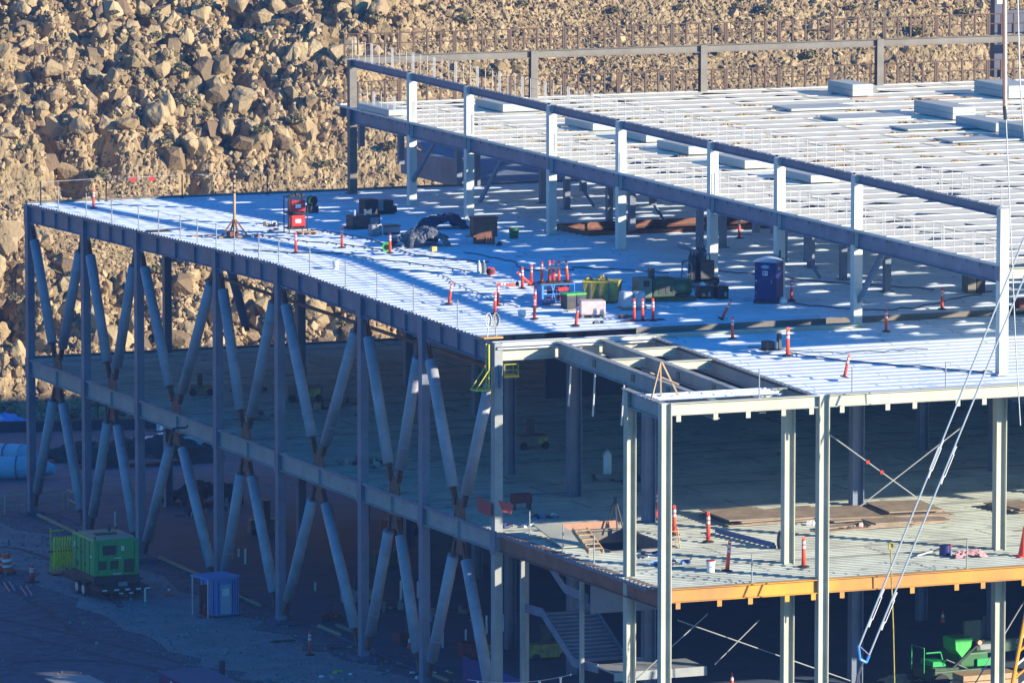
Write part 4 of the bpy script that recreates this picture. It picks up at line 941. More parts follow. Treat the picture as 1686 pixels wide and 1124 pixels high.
# ---- dark welding cart and spreader
p=onroof(1150,470); wc=empty('gas_cylinder_cart',p,RD(5),'tall dark cart of gas cylinders and machines left of the black boxes','cart')
MB().b2(-.8,.8,-.4,.4,.15,.24).build('platform',charcoal,wc)
for x,y,h_ in((-.45,0,1.5),(-.2,.1,1.45),(.1,-.1,1.7),(.35,.1,1.75),(.12,.25,1.65)): MB().lathe((x,y,.24),[(.13,0),(.14,.04),(.14,h_-.3),(.05,h_-.12),(.05,h_)],12).build('cylinder',mat('dark_cylinder',(.035,.04,.05),.4,0,.3,3),wc,smooth=True)
MB().b2(-.05,.75,-.3,.35,.3,1.25).build('machine_housing',charcoal,wc,bevel=.04)
f=MB(); f.path([(-.8,.3,.2),(-.75,.3,1.2),(.8,.3,1.5),(.8,.3,.2)],.03,6); f.path([(-.75,-.35,.2),(-.7,-.35,1.1),(-.1,-.35,1.05)],.025,6); f.build('frame',charcoal,wc)
for x,y in((-.85,-.3),(.8,-.3),(-.85,.3),(.8,.3)): MB().lathe((x,y,.2),[(.2,-.05),(.2,.05)],14,'Y').build('wheel',rubber,wc)
hs_=MB(); 
for k in range(3): hs_.path([(-.6+.28*math.cos(t)-.3,-.42-.03*k,.95+.32*math.sin(t)) for t in [i*.52 for i in range(13)]],.018,5)
hs_.build('hose_coil',grey,wc)
mb=MB(); mb.bar((-1.25,0,2.05),(.4,0,1.55),.12,.16); mb.build('lifting_beam',steelb,wc)
for px,lab,w_ in((1160,'wider black case left of the portable toilet',.72),(1187,'narrower black case left of the portable toilet',.6)):
    p=onroof(px,491); t=empty('battery_case',p,.0,lab,'case'); MB().b2(-w_/2,w_/2,-.28,.28,0,.62).build('shell',black,t,bevel=.04); MB().b2(-w_/2-.01,w_/2+.01,-.29,.29,.46,.50).build('seam',charcoal,t); MB().b2(.05,.2,-.30,-.28,.12,.34).build('label',grey,t)
o=MB().lathe((0,0,0),[(.16,0),(.15,.08),(.08,.16),(.02,.18)],14).build('hard_hat',white,None,smooth=True,loc=onroof(1156,491)+Vector((0,-.05,.63))); tag(o,'white hard hat lying on the wider black case','hard hat')
p=onroof(1272,576); sm=empty('small_engine',p,.2,'small black engine with a silver bottle beside the tall orange post','engine'); MB().b2(-.5,-.05,-.25,.25,.06,.45).build('body',black,sm,bevel=.05); MB().b2(.3,.45,-.1,.1,0,.75).build('upright',charcoal,sm); MB().lathe((.12,-.1,0),[(.09,0),(.09,.32),(.04,.4)],10).build('bottle',galv,sm); MB().b2(-.6,.5,-.3,.3,0,.06).build('skid',charcoal,sm)
p=onroof(1602,481); dc=empty('dark_cabinet',p,0,'open dark cabinet under the upper roof near the right column','cabinet'); MB().b2(-.45,.0,-.35,.35,0,.95).build('body',dkst,dc); MB().b2(.05,.5,-.35,.35,0,.9).build('body',black,dc); MB().b2(-.5,.55,-.4,.4,.95,1.0).build('top',charcoal,dc)
p=onroof(1690,512); rw=empty('red_wagon',p,0,'dark red cart half cut off at the right edge of the roof','cart'); MB().b2(-.6,1,-.4,.4,.2,.6).build('tub',dkred,rw,bevel=.03); MB().b2(-.8,1,-.45,.45,.1,.2).build('frame',charcoal,rw)
for x in(-.5,.6): MB().lathe((x,-.42,.15),[(.15,-.04),(.15,.04)],12,'Y').build('wheel',rubber,rw)
# planks in the roof opening
for k,(dx,lab) in enumerate(((1.5,'raw plank sticking across the left part of the roof opening'),(6.5,'raw plank lying in the middle of the roof opening'),(9.6,'pale yellow plank in the right part of the roof opening'))):
    m_=MB(); m_.bar((PIT_[0]+dx,PIT_[2]+1.2,18.1),(PIT_[0]+dx+2.0,PIT_[2]+1.9,18.2),.5,.12); tag(m_.build('plank',wood),lab,'plank')
m_=MB(); m_.b2(PIT_[0],PIT_[1],PIT_[2],PIT_[3],17.5,17.6); m_.build('opening_cover',mat('dirty_plywood',(.12,.07,.045),.9,0,.5,.8,detail=8),B)
# cords on the deck
cord=mat('black_cord',(.02,.03,.06),.6)
def cordrun(pts,lab,r=.028,m=cord,surf=onroof):
    P=[surf(*q)+Vector((0,0,.03)) for q in pts]; out=[]
    for a,b in zip(P,P[1:]):
        for k in range(5):
            t=k/5; q=a+(b-a)*t+Vector((random.uniform(-.12,.12),random.uniform(-.35,.35),0)); out.append(Vector((q.x,q.y,(rz(q.y)-(STEP if q.y<1.4 else 0) if surf is onroof else MZ)+.03)))
    mb=MB(); mb.path(out,r,5); tag(mb.build('power_cord',m),lab,'cord')
cordrun([(510,378),(560,385),(610,394),(680,420),(760,430),(820,432)],'black cord running from the welder rack past the tarpaulin')
cordrun([(400,411),(480,417),(560,418),(620,428),(700,436),(790,450)],'black cord crossing the sunlit deck along its middle')
cordrun([(430,388),(500,398),(540,400),(600,408),(650,414)],'black cord looping before the orange posts')
cordrun([(760,416),(820,426),(850,432),(852,440),(870,446),(960,444)],'dark wavy cord left of the orange post heap')
cordrun([(940,440),(1040,446),(1120,452)],'dark cord in the shade behind the yellow hopper')
cordrun([(1180,446),(1240,452),(1330,462),(1440,470),(1560,478)],'dark cord running behind the portable toilet')
cordrun([(1300,576),(1400,590),(1500,596),(1600,606),(1640,608)],'long dark cord across the sunny front deck')
cordrun([(1230,566),(1340,576),(1450,574),(1540,568)],'second cord across the sunny front deck',.02)
cordrun([(640,443),(720,450),(800,490),(850,505)],'thin cord along the blue shadow stripe',.02)
cordrun([(1310,500),(1420,512),(1500,508),(1600,486),(1640,478)],'dark cord in the shade left of the right column')
# ================================================================== MORE THINGS
# bundles of panels lying on the upper roof
bm_=mat('panel_bundle',(.42,.47,.46),.5,0,.06,1.5); bs_=mat('panel_bundle_side',(.30,.36,.42),.5,0,.08,1.5)
def bundle(px,py,dx,dy,h,lab,rot=0):
    z=22.4
    for _ in range(10): p=onz(px,py,z); z=PRZ(p.y)
    p.z=z; t=empty('panel_bundle',p,rot,lab,'panel bundle'); 
    k=max(1,int(h/.3)); 
    for i in range(k): MB().b2(-dx/2,dx/2,-dy/2,dy/2,.06+(h-.06)*i/k,.06+(h-.06)*(i+1)/k-.015).build('panel_stack',bm_,t,bevel=.01)
    for s in(-.35,.35): MB().b2(-dx/2,dx/2,s*dy-.05,s*dy+.05,0,.06).build('dunnage',wood,t)
for a in ((1400,156,1.3,3.4,.75,'tall panel bundle beside the middle far column on the upper roof'),(1555,192,1.4,5.0,.75,'largest panel bundle on the upper roof, left of the crane line'),
 (1625,212,1.4,5.0,.55,'panel bundle just left of the crane line'),(1690,228,1.4,4,.8,'panel bundle cut off by the right edge of the picture'),(1660,158,2.2,4.5,.8,'stacked blue shaded bundle under the dark mast'),
 (1340,180,4.0,2.6,.2,'thin flat panel stack in front of the tall bundle'),(1425,196,4.5,2.4,.2,'thin flat panel stack left of the largest bundle'),(1540,212,4.5,2.4,.16,'thin flat panel stack in front of the largest bundle'),(1610,232,4.2,2.4,.16,'thin flat panel stack nearest the crane line'),
 (840,180,2.6,4.2,.5,'panel bundle at the far left of the upper roof seen between two columns'),(975,211,1.6,4.0,.45,'panel bundle behind the fourth near column'),(1062,230,1.6,4.0,.45,'panel bundle right of the fifth near column'),
 (1130,250,1.6,4.2,.5,'panel bundle left of the sixth near column'),(1222,273,1.6,4.2,.5,'panel bundle left of the seventh near column'),(1330,296,1.6,4.2,.45,'panel bundle right of the seventh near column'),(630,186,1.2,5,.4,'panel bundle at the far left corner behind the guardrail')):
    bundle(*a)
tag(MB().b2(-1.2,1.2,-.3,.3,0,.03).build('plywood_sheet',mat('fresh_plywood',(.62,.42,.28),.7),None,loc=onz(1430,161,PRZ(66))),'orange tinted plywood strip before the tall panel bundle','board')
tag(MB().b2(-1.2,1.2,-.3,.3,0,.03).build('plywood_sheet',MATS['fresh_plywood'],None,loc=onz(1546,161,PRZ(66))),'orange tinted plywood strip behind the largest bundle','board')
# dark mast at the top right with its arms
mx=Xat(1641,72,24); tm=empty('dark_mast',(mx,72,0),0,'dark steel mast with arms rising at the top right corner','mast')
MB().b2(-.3,.3,-.3,.3,22.6,44).build('post',mat('navy_steel',(.05,.06,.10),.5),tm); 
m_=MB(); m_.bar((.6,0,33),(6,0,27.2),.35,.35); m_.build('arm',MATS['navy_steel'],tm); MB().b2(.3,9,-.3,.3,25.2,26.6).build('crossbeam',MATS['navy_steel'],tm); MB().b2(.3,9,-.3,.3,30.4,31.6).build('crossbeam',MATS['navy_steel'],tm)
MB().b2(-.18,.18,-.34,-.3,27.0,27.7).build('sign_plate',white,tm)
# ---- crane and guy lines in front of the building (plane Y=-24)
GYP=-24
def cable(pts,r,m,lab,name='cable',n=6,Y=GYP):
    mb=MB(); mb.path([atY(px,py,Y) for px,py in pts],r,n); return tag(mb.build(name,m),lab,'cable')
wire=mat('guy_wire',(.48,.52,.52),.45,.4,.1,3)
def guy(top,bot,tb,lab):
    a=atY(*top,GYP); b=atY(*bot,GYP); t=empty('guy_rope',b,0,lab,'guy rope'); MB().tube(a-b,(0,0,0),.045,8).build('rope',wire,t)
    for q in tb:
        c=atY(*q,GYP)-b; d=(a-b).normalized(); s=d.cross(Vector((0,1,0))).normalized()
        m_=MB(); m_.bar(c-d*.55+s*.07,c+d*.55+s*.07,.035,.035); m_.bar(c-d*.55-s*.07,c+d*.55-s*.07,.035,.035); m_.tube(c-d*.9,c-d*.5,.07,8,.05); m_.tube(c+d*.5,c+d*.9,.05,8,.07); m_.build('turnbuckle',galv,t)
    return t
guy((1697,365),(1415,1062),((1540,755),(1442,1000)),'left of the two slanting guy ropes with turnbuckles')
guy((1709,400),(1430,1080),((1561,765),(1463,1005)),'right of the two slanting guy ropes with turnbuckles')
c0=atY(1422,1080,GYP); sh=empty('shackle',c0,0,'blue shackle joining the two guy ropes','shackle'); m_=MB(); P=[atY(*q,GYP)-c0 for q in((1413,1062),(1416,1085),(1426,1090),(1431,1078))]; m_.path(P,.07,8); m_.build('bow',blue,sh); MB().tube(P[0],P[3],.05,8).build('pin',navy,sh)
m_=MB(); P=[atY(*q,GYP)-c0 for q in((1421,1088),(1412,1112),(1406,1150))]; m_.path(P,.06,8); P=[atY(*q,GYP)-c0 for q in((1421,1088),(1413,1112),(1416,1150))]; m_.path(P,.06,8); m_.build('sling',MATS['navy_steel'],sh)
cable([(1675,-30),(1679,130),(1686,220),(1692,330)],.035,wire,'thin crane cable nearest the top right corner','crane_cable')
cable([(1656,186),(1662,330),(1672,560),(1680,700)],.03,wire,'thin cable hanging below the striped crane line','crane_cable')
cl=empty('crane_line',atY(1655.6,186,GYP),0,'thick pale and orange crane hoist line at the top right','crane line'); o_=cl.location
MB().tube(atY(1655,-40,GYP)-o_,(0,0,0),.075,8).build('hoist_rope',mat('hoist_rope',(.75,.62,.52),.5),cl); MB().tube(atY(1651.5,-40,GYP)-o_,atY(1652.2,180,GYP)-o_,.035,6).build('tag_line',rust,cl)
MB().tube((-.05,0,.3),(0,0,-.3),.09,8).build('hook_block',charcoal,cl)
# orange lattice at the lower right edge
lt=empty('crane_mast',atY(1672,1124,GYP-1),0,'orange and yellow lattice mast at the lower right edge','mast'); o_=lt.location
A0=atY(1664,1140,GYP-1)-o_;A1=atY(1698,960,GYP-1)-o_;B0=atY(1686,1140,GYP-1)-o_;B1=atY(1720,960,GYP-1)-o_; om=mat('orange_lattice',(.80,.33,.02),.5)
MB().tube(A0,A1,.09,8).build('chord',om,lt); MB().tube(B0,B1,.09,8).build('chord',om,lt)
for k in range(8): t0,t1=k/8,(k+1)/8; MB().tube(A0+(A1-A0)*t0,B0+(B1-B0)*t1,.05,6).build('lacing',om if k%2 else white,lt)
# ---- cross bracing rods inside the right bays
def rod(a,b,Y,lab,r=.03,flags=0):
    p,q=atY(*a,Y),atY(*b,Y); o=tag(MB().tube(p,q,r,6).build('brace_rod',steel),lab,'rod')
    for k in range(flags): c=p+(q-p)*(.45+.16*k); MB().box(c+Vector((0,-.05,0)),(.16,.04,.16)).build('flag',red,o)
    return o
rod((1363,713),(1507,817),-13,'thin rod sloping down right with red flags above the middle floor',.03,2)
rod((1416,833),(1583,703),-13,'thin rod sloping up right above the middle floor')
rod((1115,1020),(1400,1120),-13,'long thin rod sloping down right below the orange beam'); rod((1250,1020),(1177,1093),-13,'short thin rod crossing below the orange beam'); rod((1602,1130),(1690,983),-13,'thin rod sloping up at the lower right')
rod((1040,1124),(1165,1010),-13,'faint thin rod at the bottom left of the front bay')
for a,b in(((940,604),(936,668)),((980,610),(976,685)),((1028,625),(1023,700))):
    p=atX(a[0],a[1],3.05); q=atX(b[0],b[1],3.05); tag(MB().tube(p,q,.05,6).build('hanging_rod',galv),'pale rod hanging below the open roof bay beams','rod','rods hanging below the open bay')
yh=empty('yellow_hose',atY(1472,1130,-19.2),0,'yellow hose hanging from a coil on the orange beam edge','hose'); o_=yh.location
m_=MB(); m_.path([atY(*q,-19.2)-o_ for q in((1467,905),(1468,960),(1471,1040),(1473,1135))],.035,6); m_.build('hose',gold,yh)
c=atY(1466,898,-19.0)-o_; m_=MB(); 
for k in range(3): m_.path([c+Vector((math.cos(t)*(.07+.03*k),-.03*k,math.sin(t)*(.09+.03*k))) for t in [i*.6283 for i in range(11)]],.03,6)
m_.build('coil',gold,yh)
# ---- corner: ladder platforms, hose stand, small mast
def ladder(x,y,ztop,zbot,lab,plat=1):
    t=empty('ladder_platform',(x,y,zbot),0,lab,'ladder'); H=ztop-zbot; ym=mat('ladder_yellow',(.50,.50,.04),.5)
    for s in(-.17,.17): MB().b2(-.03,.03,s-.025,s+.025,0,H).build('side_rail',ym,t)
    for k in range(int(H/.32)): MB().tube((0,-.17,.2+.32*k),(0,.17,.2+.32*k),.02,6).build('rung',ym,t)
    MB().b2(-.75,.1,-.35,.35,-.05,.02).build('platform',ym,t)
    for s in(-.3,.3): MB().bar((-.72,s,0),(-.03,s,.95),.04,.04).build('strut',ym,t)
    return t
p=atX(803,640,-.45); ladder(-.45,p.y,17.7,p.z,'yellow ladder with a triangular hanging platform at the corner column')
p=atX(838,620,.65); t=empty('hanging_platform',p,0,'small bright yellow work platform hooked to the corner column','platform'); ym=mat('bright_yellow',(.80,.50,.01),.45)
MB().b2(-.38,.38,-.35,.35,0,.09).build('deck_plate',ym,t)
for x in(-.34,.34): 
    for y in(-.3,.3): MB().tube((x,y,.05),(x,y,.62),.02,6).build('post',MATS['ladder_yellow'],t)
m_=MB(); m_.path([(-.34,-.3,.62),(.34,-.3,.62),(.34,.3,.62),(-.34,.3,.62),(-.34,-.3,.62)],.02,6); m_.path([(-.34,-.3,.35),(.34,-.3,.35)],.02,6); m_.build('handrail',MATS['ladder_yellow'],t)
p=onroof(811,556); t=empty('hose_stand',(.35,p.y,rz(p.y)),0,'rope and hose coils tied to two bars at the roof corner','hose stand'); hz=mat('grey_green_hose',(.35,.38,.30),.6)
for x in(-.14,.14): MB().tube((x*1.6,0,0),(x,0,1.2),.03,6).build('leg',wood if x>0 else galv,t)
for s,x in((0,-.2),(1,.18)):
    m_=MB()
    for k in range(3): m_.path([(x+math.cos(a)*(.12+.02*k),-.04*k,.85+math.sin(a)*(.28+.03*k)) for a in [i*.6283 for i in range(11)]],.02,5)
    m_.build('hose_coil',hz if s else galv,t)
MB().b2(-.6,.5,-.2,.2,-.02,.06).build('timber',mat('ochre_board',(.55,.28,.08),.7),t)
p=onroof(1095,658); p=Vector((.9,-17.0,rz(-17)+.05)); t=empty('timber_tripod',p,0,'timber tripod standing on the loose deck strip of the open bay','tripod')
for a,b in(((-.55,-.3),(-.0,0)),((.9,.1),(.05,0)),((-.02,-.1),(0,0))): MB().bar((a[0],a[1],0),(b[0],b[1],1.55),.07,.07).build('leg',wood,t)
MB().bar((-.5,0,1.1),(.9,0,.5),.05,.05).build('spreader',wood,t)
# ---- middle floor
ply=mat('weathered_plywood',(.32,.25,.18),.85,0,.3,1.2,detail=8)
def sheets(px,py,wx,wy,n_,lab,rot=0,h=.06):
    p=onfloor(px,py); t=empty('plywood_stack',p,rot,lab,'plywood')
    m_=max(1,int(wx/2.2))
    for q in range(m_):
        for k in range(n_+random.randint(-1,1)): MB().box((wx*((q+.5)/m_-.5)+random.uniform(-.2,.2),random.uniform(-.35,.35),h*(k+.5)+.02+.004*q),(wx/m_*random.uniform(.8,1.05),wy*random.uniform(.7,1),h*.92),random.uniform(-.12,.12)).build('sheet',ply,t)
for a in ((1270,852,6.0,4.0,4,'broad plywood pile along the shade edge, left part',.02),(1440,846,6.5,4.2,4,'broad plywood pile along the shade edge, middle part',-.02),(1490,862,4.5,1.6,3,'narrow plywood strip in front of the middle pile',.05),
          (1215,848,2.8,2.0,2,'small loose plywood sheets at the left end of the piles',.2),(1390,870,3.0,1.0,2,'splintered boards in front of the plywood piles',.1),(1670,838,1.8,3.0,5,'brown heap of boards behind the right column',.1)):
    sheets(*a)
junk(onfloor(1400,870),8,.9,.5,[ply,black,charcoal,white,orange],'scattered tools and offcuts before the plywood piles',rod=4)
junk(onfloor(1345,862),6,.6,.5,[black,charcoal,white],'dark tools beside the front column on the middle floor',rod=3)
p0=onfloor(1187,880); p1=onfloor(1276,903); t=empty('pipe_bundle',p0,0,'bundle of long blue pipes lying on the middle floor','pipes'); d=p1-p0
for k in range(5): MB().tube((0,.14*k,.1+.09*(k%2)),d+Vector((0,.14*k,.1+.09*(k%2))),.075,10).build('pipe',mat('blue_pipe',(.10,.17,.33),.4),t)
reel(onfloor(1285,903),.42,.15,charcoal,steel,'black hose reel at the end of the blue pipes',.9)
p=onfloor(1556,914); t=empty('drum',p,0,'dark blue drum with a red top on the middle floor near the yellow beam','drum'); MB().lathe((0,0,0),[(.26,0),(.27,.2),(.26,.5)],16).build('barrel',navy,t); MB().lathe((.1,0,.3),[(.2,0),(.2,.2)],12).build('red_collar',red,t)
tag(MB().tube(onfloor(1510,918)+Vector((0,0,.1)),onfloor(1560,910)+Vector((0,0,.3)),.04,6).build('pole',galv),'thin pale pole leaning on the dark drum','pole')
o=tarp(onfloor(1596,916),1.6,.8,.18,4,mat('red_white_cloth',(.55,.30,.30),.7),'pinkish cloth lying beside the dark drum'); 
p=onfloor(1686,915); t=empty('traffic_cone',p,0,'large orange cone cut by the right edge on the middle floor','cone'); MB().lathe((0,0,0),[(.28,0.04),(.10,1.0),(.06,1.35)],14).build('cone_body',orange,t); MB().b2(-.36,.36,-.36,.36,0,.04).build('base',orange,t)
def tripod(px,py,h,lab,m=charcoal):
    p=onfloor(px,py); t=empty('folding_tripod',p,0,lab,'tripod')
    for a in(0.3,2.4,4.5): MB().bar((math.cos(a)*.5,math.sin(a)*.5,0),(0,0,h),.06,.06).build('leg',m,t)
    MB().tube((-.08,0,h),(.08,0,h),.06,8).build('head',m,t)
tripod(1013,872,1.5,'black tripod frame behind the stair opening')
p=onfloor(1110,902); t=empty('step_ladder',p,0,'small brown step ladder under the orange post on the middle floor','ladder')
for s in(-.15,.15): MB().bar((s*1.4,-.2,0),(s,0,1.0),.04,.04).build('rail',wood,t); MB().bar((s*1.4,.3,0),(s,0,1.0),.04,.04).build('rail',wood,t)
for k in range(3): MB().b2(-.18,.18,-.2+.05*k,-.14+.05*k,.25+.27*k,.28+.27*k).build('step',wood,t)
# short wooden stair at the opening
a=atX(943,872,.8); b=atX(970,909,.8); t=empty('wooden_stair',b,0,'short raw timber stair rising beside the stair opening','stair')
for dx in(0,.7): MB().bar(a-b+Vector((dx,0,0)),(dx,0,0),.06,.22).build('stringer',wood,t)
for k in range(5): q=(a-b)*((k+.5)/5); MB().box(q+Vector((.35,0,.08)),(.7,.28,.05)).build('tread',wood,t)
p=onfloor(905,900); t=empty('sloping_panel',Vector((1.25,-4.2,MZ)),0,'pale sloping sheet metal panel between the red beam and the stair opening','panel'); MB().prism([(-.5,-1.9,.05),(1.0,-1.9,.05),(1.0,2.0,.5),(-.2,2.4,.5)],(0,0,.05)).build('sheet',steelc,t)
tag(MB().b2(2.6,5.6,-1.5,-1.45,MZ+.08,MZ+.42).build('edge_board',mat('pinkish_board',(.40,.22,.14),.8)),'rusty toe board at the far side of the stair opening','board')
# red sheets at the corner column
rm=mat('faded_red_sheet',(.42,.06,.05),.7,0,.12,1.5)
a=atX(786,816,-.35); b=atX(808,850,-.35); t=tag(MB().prism([(-.35,a.y,a.z),(-.35,b.y,a.z-.15),(-.35,b.y,b.z),(-.35,a.y,b.z)],(.03,0,0)).build('red_tarpaulin',rm),'flat red sheet hung on the middle floor edge left of the corner column','sheet')
p=atY(835,835,-1.5); t=tag(MB().prism([tuple(atY(*q,-1.5)) for q in((820,823),(846,830),(842,846),(828,842))],(0,.04,0)).build('red_tarpaulin',rm),'red triangular sheet right of the corner column','sheet')
p=onfloor(858,838); t=empty('red_toolbox',p,0,'dark red box on thin legs behind the red sheet','box'); MB().b2(-.45,.45,-.3,.3,.35,.75).build('body',dkred,t); 
for s in(-.4,.4): MB().b2(s-.03,s+.03,-.25,.25,0,.35).build('leg',charcoal,t)
for px,py,lab,a_ in((862,866,'blue and black cable clutter on the floor right of the red sheets',1),(1075,915,'blue wrapped scraps behind the front corner column',0),(1100,928,'black scraps before the front corner column',0),(905,852,'cables and scraps in the blue shade of the middle floor',1)):
    junk(onfloor(px,py),9,.9,.6,[navy,black,blue,white,charcoal],lab,hmax=.16,rod=5)
p=onfloor(1000,780); t=empty('gas_tank',p,0,'tall white gas tank standing in the dark middle storey','tank'); MB().lathe((0,0,0),[(.2,0),(.21,.1),(.21,.95),(.1,1.15)],14).build('cylinder',white,t,smooth=True); MB().lathe((0,0,1.12),[(.08,0),(.08,.12)],8).build('valve',steel,t)
def darkgear(px,py,lab,s=1,surf=onfloor,m=dkst):
    p=surf(px,py); t=empty('site_machine',p,random.uniform(-.3,.3),lab,'machine'); MB().b2(-.8*s,.8*s,-.4,.4,.15,.7*s).build('body',m,t,bevel=.04); MB().b2(-.2*s,.1*s,-.2,.2,.7*s,1.5*s).build('column',charcoal,t)
    for x in(-.6,.6): MB().lathe((x*s,-.42,.2),[(.2,-.05),(.2,.05)],12,'Y').build('wheel',rubber,t)
    MB().b2(.2*s,.7*s,-.45,-.40,.3,.6*s).build('panel',gold,t)
darkgear(875,738,'dark wheeled machine in the shaded middle storey behind the corner column'); darkgear(500,660,'dark machine low in the shade of the middle storey, seen through the truss',1.2); darkgear(330,650,'small dark machine with two lights in the middle storey, seen through the truss',.8)
for px,py,lab in((455,640,'jumble of dark material in the middle storey between the third and fourth braces'),(545,668,'jumble of dark pipes in the middle storey at the centre of the truss'),(610,765,'scattered offcuts near the sixth truss column on the middle floor'),(1030,790,'small scattered tools near the white tank'),(420,690,'pale offcuts by the edge of the middle floor')):
    junk(onfloor(px,py),12,1.6,1.2,[charcoal,black,steel,dkst,wood],lab,hmax=.4,rod=8)
bucket(onfloor(735,760),.2,.4,white,'white bucket lying in the shaded middle storey near the right end of the truss')
# ---- lower ground inside and outside
for k,(px,py,h) in enumerate(((381,918,.6),(393,918,.5),(404,930,.9),(519,974,.5),(660,990,1.1),(688,985,.9),(729,1068,1.1),(721,1080,.8),(767,1055,.6),(801,1045,1.0),(828,1040,.9),(713,890,.6),(190,868,.9),(950,1100,.7))):
    p=onground(px,py); tag(MB().tube((0,0,0),(0,0,h),.06,8).build('pipe_stub',white,None,loc=p),'white plastic pipe stub standing up from the ground slab','pipe','white pipe stubs on the ground slab')
for px,py,s,lab,m in((676,1062,1.0,'red floor saw beside the seventh brace foot',dkred),(790,1085,1.3,'large dark red machine behind the last truss brace',dkred),(545,1022,.6,'low red thing on the slab behind the truss',dkred),(640,935,1.4,'dark green machine in the lower storey',dgreen),(660,880,1.3,'dim red lift in the lower storey',dkred),(745,900,1.3,'dim olive machine in the lower storey',mat('olive_paint',(.12,.12,.03),.6)),(900,1085,1.2,'yellowish machine behind the staircase',gold),(440,880,1.3,'brown stack behind the third lower brace pair',dkst),(590,995,1.1,'grey machine between two lower braces',grey)):
    darkgear(px,py,lab,s,onground,m)
for px,py,lab in((640,1005,'heap of pale rubble and pipes in the lower storey'),(730,1020,'heap of boards near the last truss columns'),(300,820,'heap of dark scrap beyond the lower storey'),(350,845,'low heap of dark spoil seen between the third braces')):
    junk(onground(px,py),14,2,1.4,[steel,charcoal,wood,grey],lab,hmax=.6,rod=8)
def cone(px,py,lab,surf=onground,s=1,dz=0):
    p=surf(px,py)+Vector((0,0,dz)); t=empty('traffic_cone',p,0,lab,'cone'); t.scale=(s,s,s); MB().lathe((0,0,0),[(.14,.03),(.04,.5),(.03,.7)],14).build('cone_body',orange,t); MB().lathe((0,0,0),[(.09,.33),(.065,.48)],14).build('reflective_band',white,t); MB().b2(-.18,.18,-.18,.18,0,.03).build('base',rubber,t)
cone(278,980,'tiny orange and white cone on the cord between generator and blue booth',s=.8); cone(1205,1130,'small cone at the bottom edge below the orange beam'); cone(1552,1026,'dim cone standing in the dark lower right bay')
cone(675,1068,'red cone with two white bands near the seventh brace',s=1.1)
# barrels
for px,py,lab in((14,944,'orange and white traffic barrel, right one of the pair at the left edge'),(-1,942,'orange and white traffic barrel, left one cut by the picture edge')):
    p=onground(px,py); t=empty('traffic_barrel',p,0,lab,'barrel'); t.rotation_euler=(0,-.12,0)
    MB().lathe((0,0,0),[(.30,.1),(.29,.38),(.25,.75),(.22,1.05),(.15,1.1)],16).build('barrel_body',orange,t)
    for z in(.35,.68): MB().lathe((0,0,0),[(.30-.05*(z-.1),z),(.305-.05*z,z+.16)],16).build('reflective_band',white,t)
    MB().lathe((0,0,0),[(.42,0),(.40,.1)],16).build('base',rubber,t)
for px,py,lab in((10,968,'rusty steel tubes lying on the dirt by the barrels, nearer pair'),(38,975,'rusty steel tubes lying on the dirt by the barrels, farther pair')):
    p=onground(px,py); t=empty('steel_tubes',p,0,lab,'tubes')
    for k in range(2): MB().tube((-.3+.3*k,-1.6,.06),(.4+.3*k,1.6,.06),.05,8).build('tube',steelb,t)
# ---- generator on trailer
p=onground(182,978); g=empty('towed_generator',p,RD(0),'bright green diesel generator on a black tandem axle trailer','generator')
RZ=Matrix.Rotation(0,3,'Z')
MB().b2(-1.25,1.25,-1.0,2.5,1.15,3.05).build('canopy',green,g,bevel=.05)
MB().b2(-1.2,1.2,-.95,2.45,3.05,3.08).build('roof_panel',mat('pale_green_top',(.10,.38,.26),.35),g); MB().b2(-.6,.6,.6,1.0,3.08,3.14).build('vent_cap',dgreen,g)
MB().b2(-1.25,1.25,-.98,2.48,.72,1.15).build('fuel_tank',charcoal,g); MB().b2(-1.35,1.35,-2.3,4.0,.5,.72).build('chassis',black,g)
m_=MB(); m_.bar((-.7,4.0,.6),(0,5.6,.55),.12,.14); m_.bar((.7,4.0,.6),(0,5.6,.55),.12,.14); m_.build('drawbar',charcoal,g)
for x in(-1.42,1.42):
    for y in(-.1,.95):
        w_=MB().lathe((x,y,.38),[(.24,-.12),(.38,-.10),(.38,.10),(.24,.12)],20,'X').build('wheel',rubber,g); MB().lathe((x,y,.38),[(.06,-.15 if x<0 else .13),(.24,-.13 if x<0 else .15)],16,'X').build('rim',galv,w_)
    MB().b2(x-.2,x+.2,-.6,1.45,.80,.86).build('mudguard',charcoal,g)
for x in(-1.1,-.45,.15,.75,1.25): MB().b2(x-.13,x+.13,-2.33,-2.305,.57,.65).build('reflector',white,g)
for x in(-.2,.35): MB().b2(x-.12,x+.12,-2.33,-2.305,.38,.45).build('marker',white,g)
MB().b2(-.25,.25,-2.0,-1.97,.74,.96).build('number_plate',grey,g)
MB().b2(-.75,-.05,-1.04,-1.0,2.25,2.75).build('louvre',charcoal,g); MB().b2(-1.0,-.55,-1.04,-1.0,1.5,1.95).build('louvre',dgreen,g); MB().b2(-.35,.1,-1.04,-1.0,1.5,1.95).build('louvre',dgreen,g); MB().b2(.4,.95,-1.04,-1.0,1.3,2.0).build('door_panel',dgreen,g)
MB().b2(.25,.42,-1.05,-1.02,2.45,2.7).build('sticker',white,g); MB().b2(-.1,.25,-1.05,-1.02,2.05,2.1).build('sticker',white,g); MB().b2(-.2,.25,-1.05,-1.02,1.22,1.28).build('sticker',white,g)
for y,z in((1.9,2.5),(1.95,2.35),(-.7,2.1)): MB().b2(-1.285,-1.26,y,y+.2,z,z+.12).build('sticker',white,g)
for y in(1.0,): MB().b2(-1.28,-1.26,y,y+.06,1.2,2.9).build('door_seam',black,g)
for y,z in((1.5,2.3),(.7,2.2),(1.4,1.5),(.2,1.6)): MB().b2(-1.29,-1.26,y,y+.35,z,z+.05).build('door_handle',black,g)
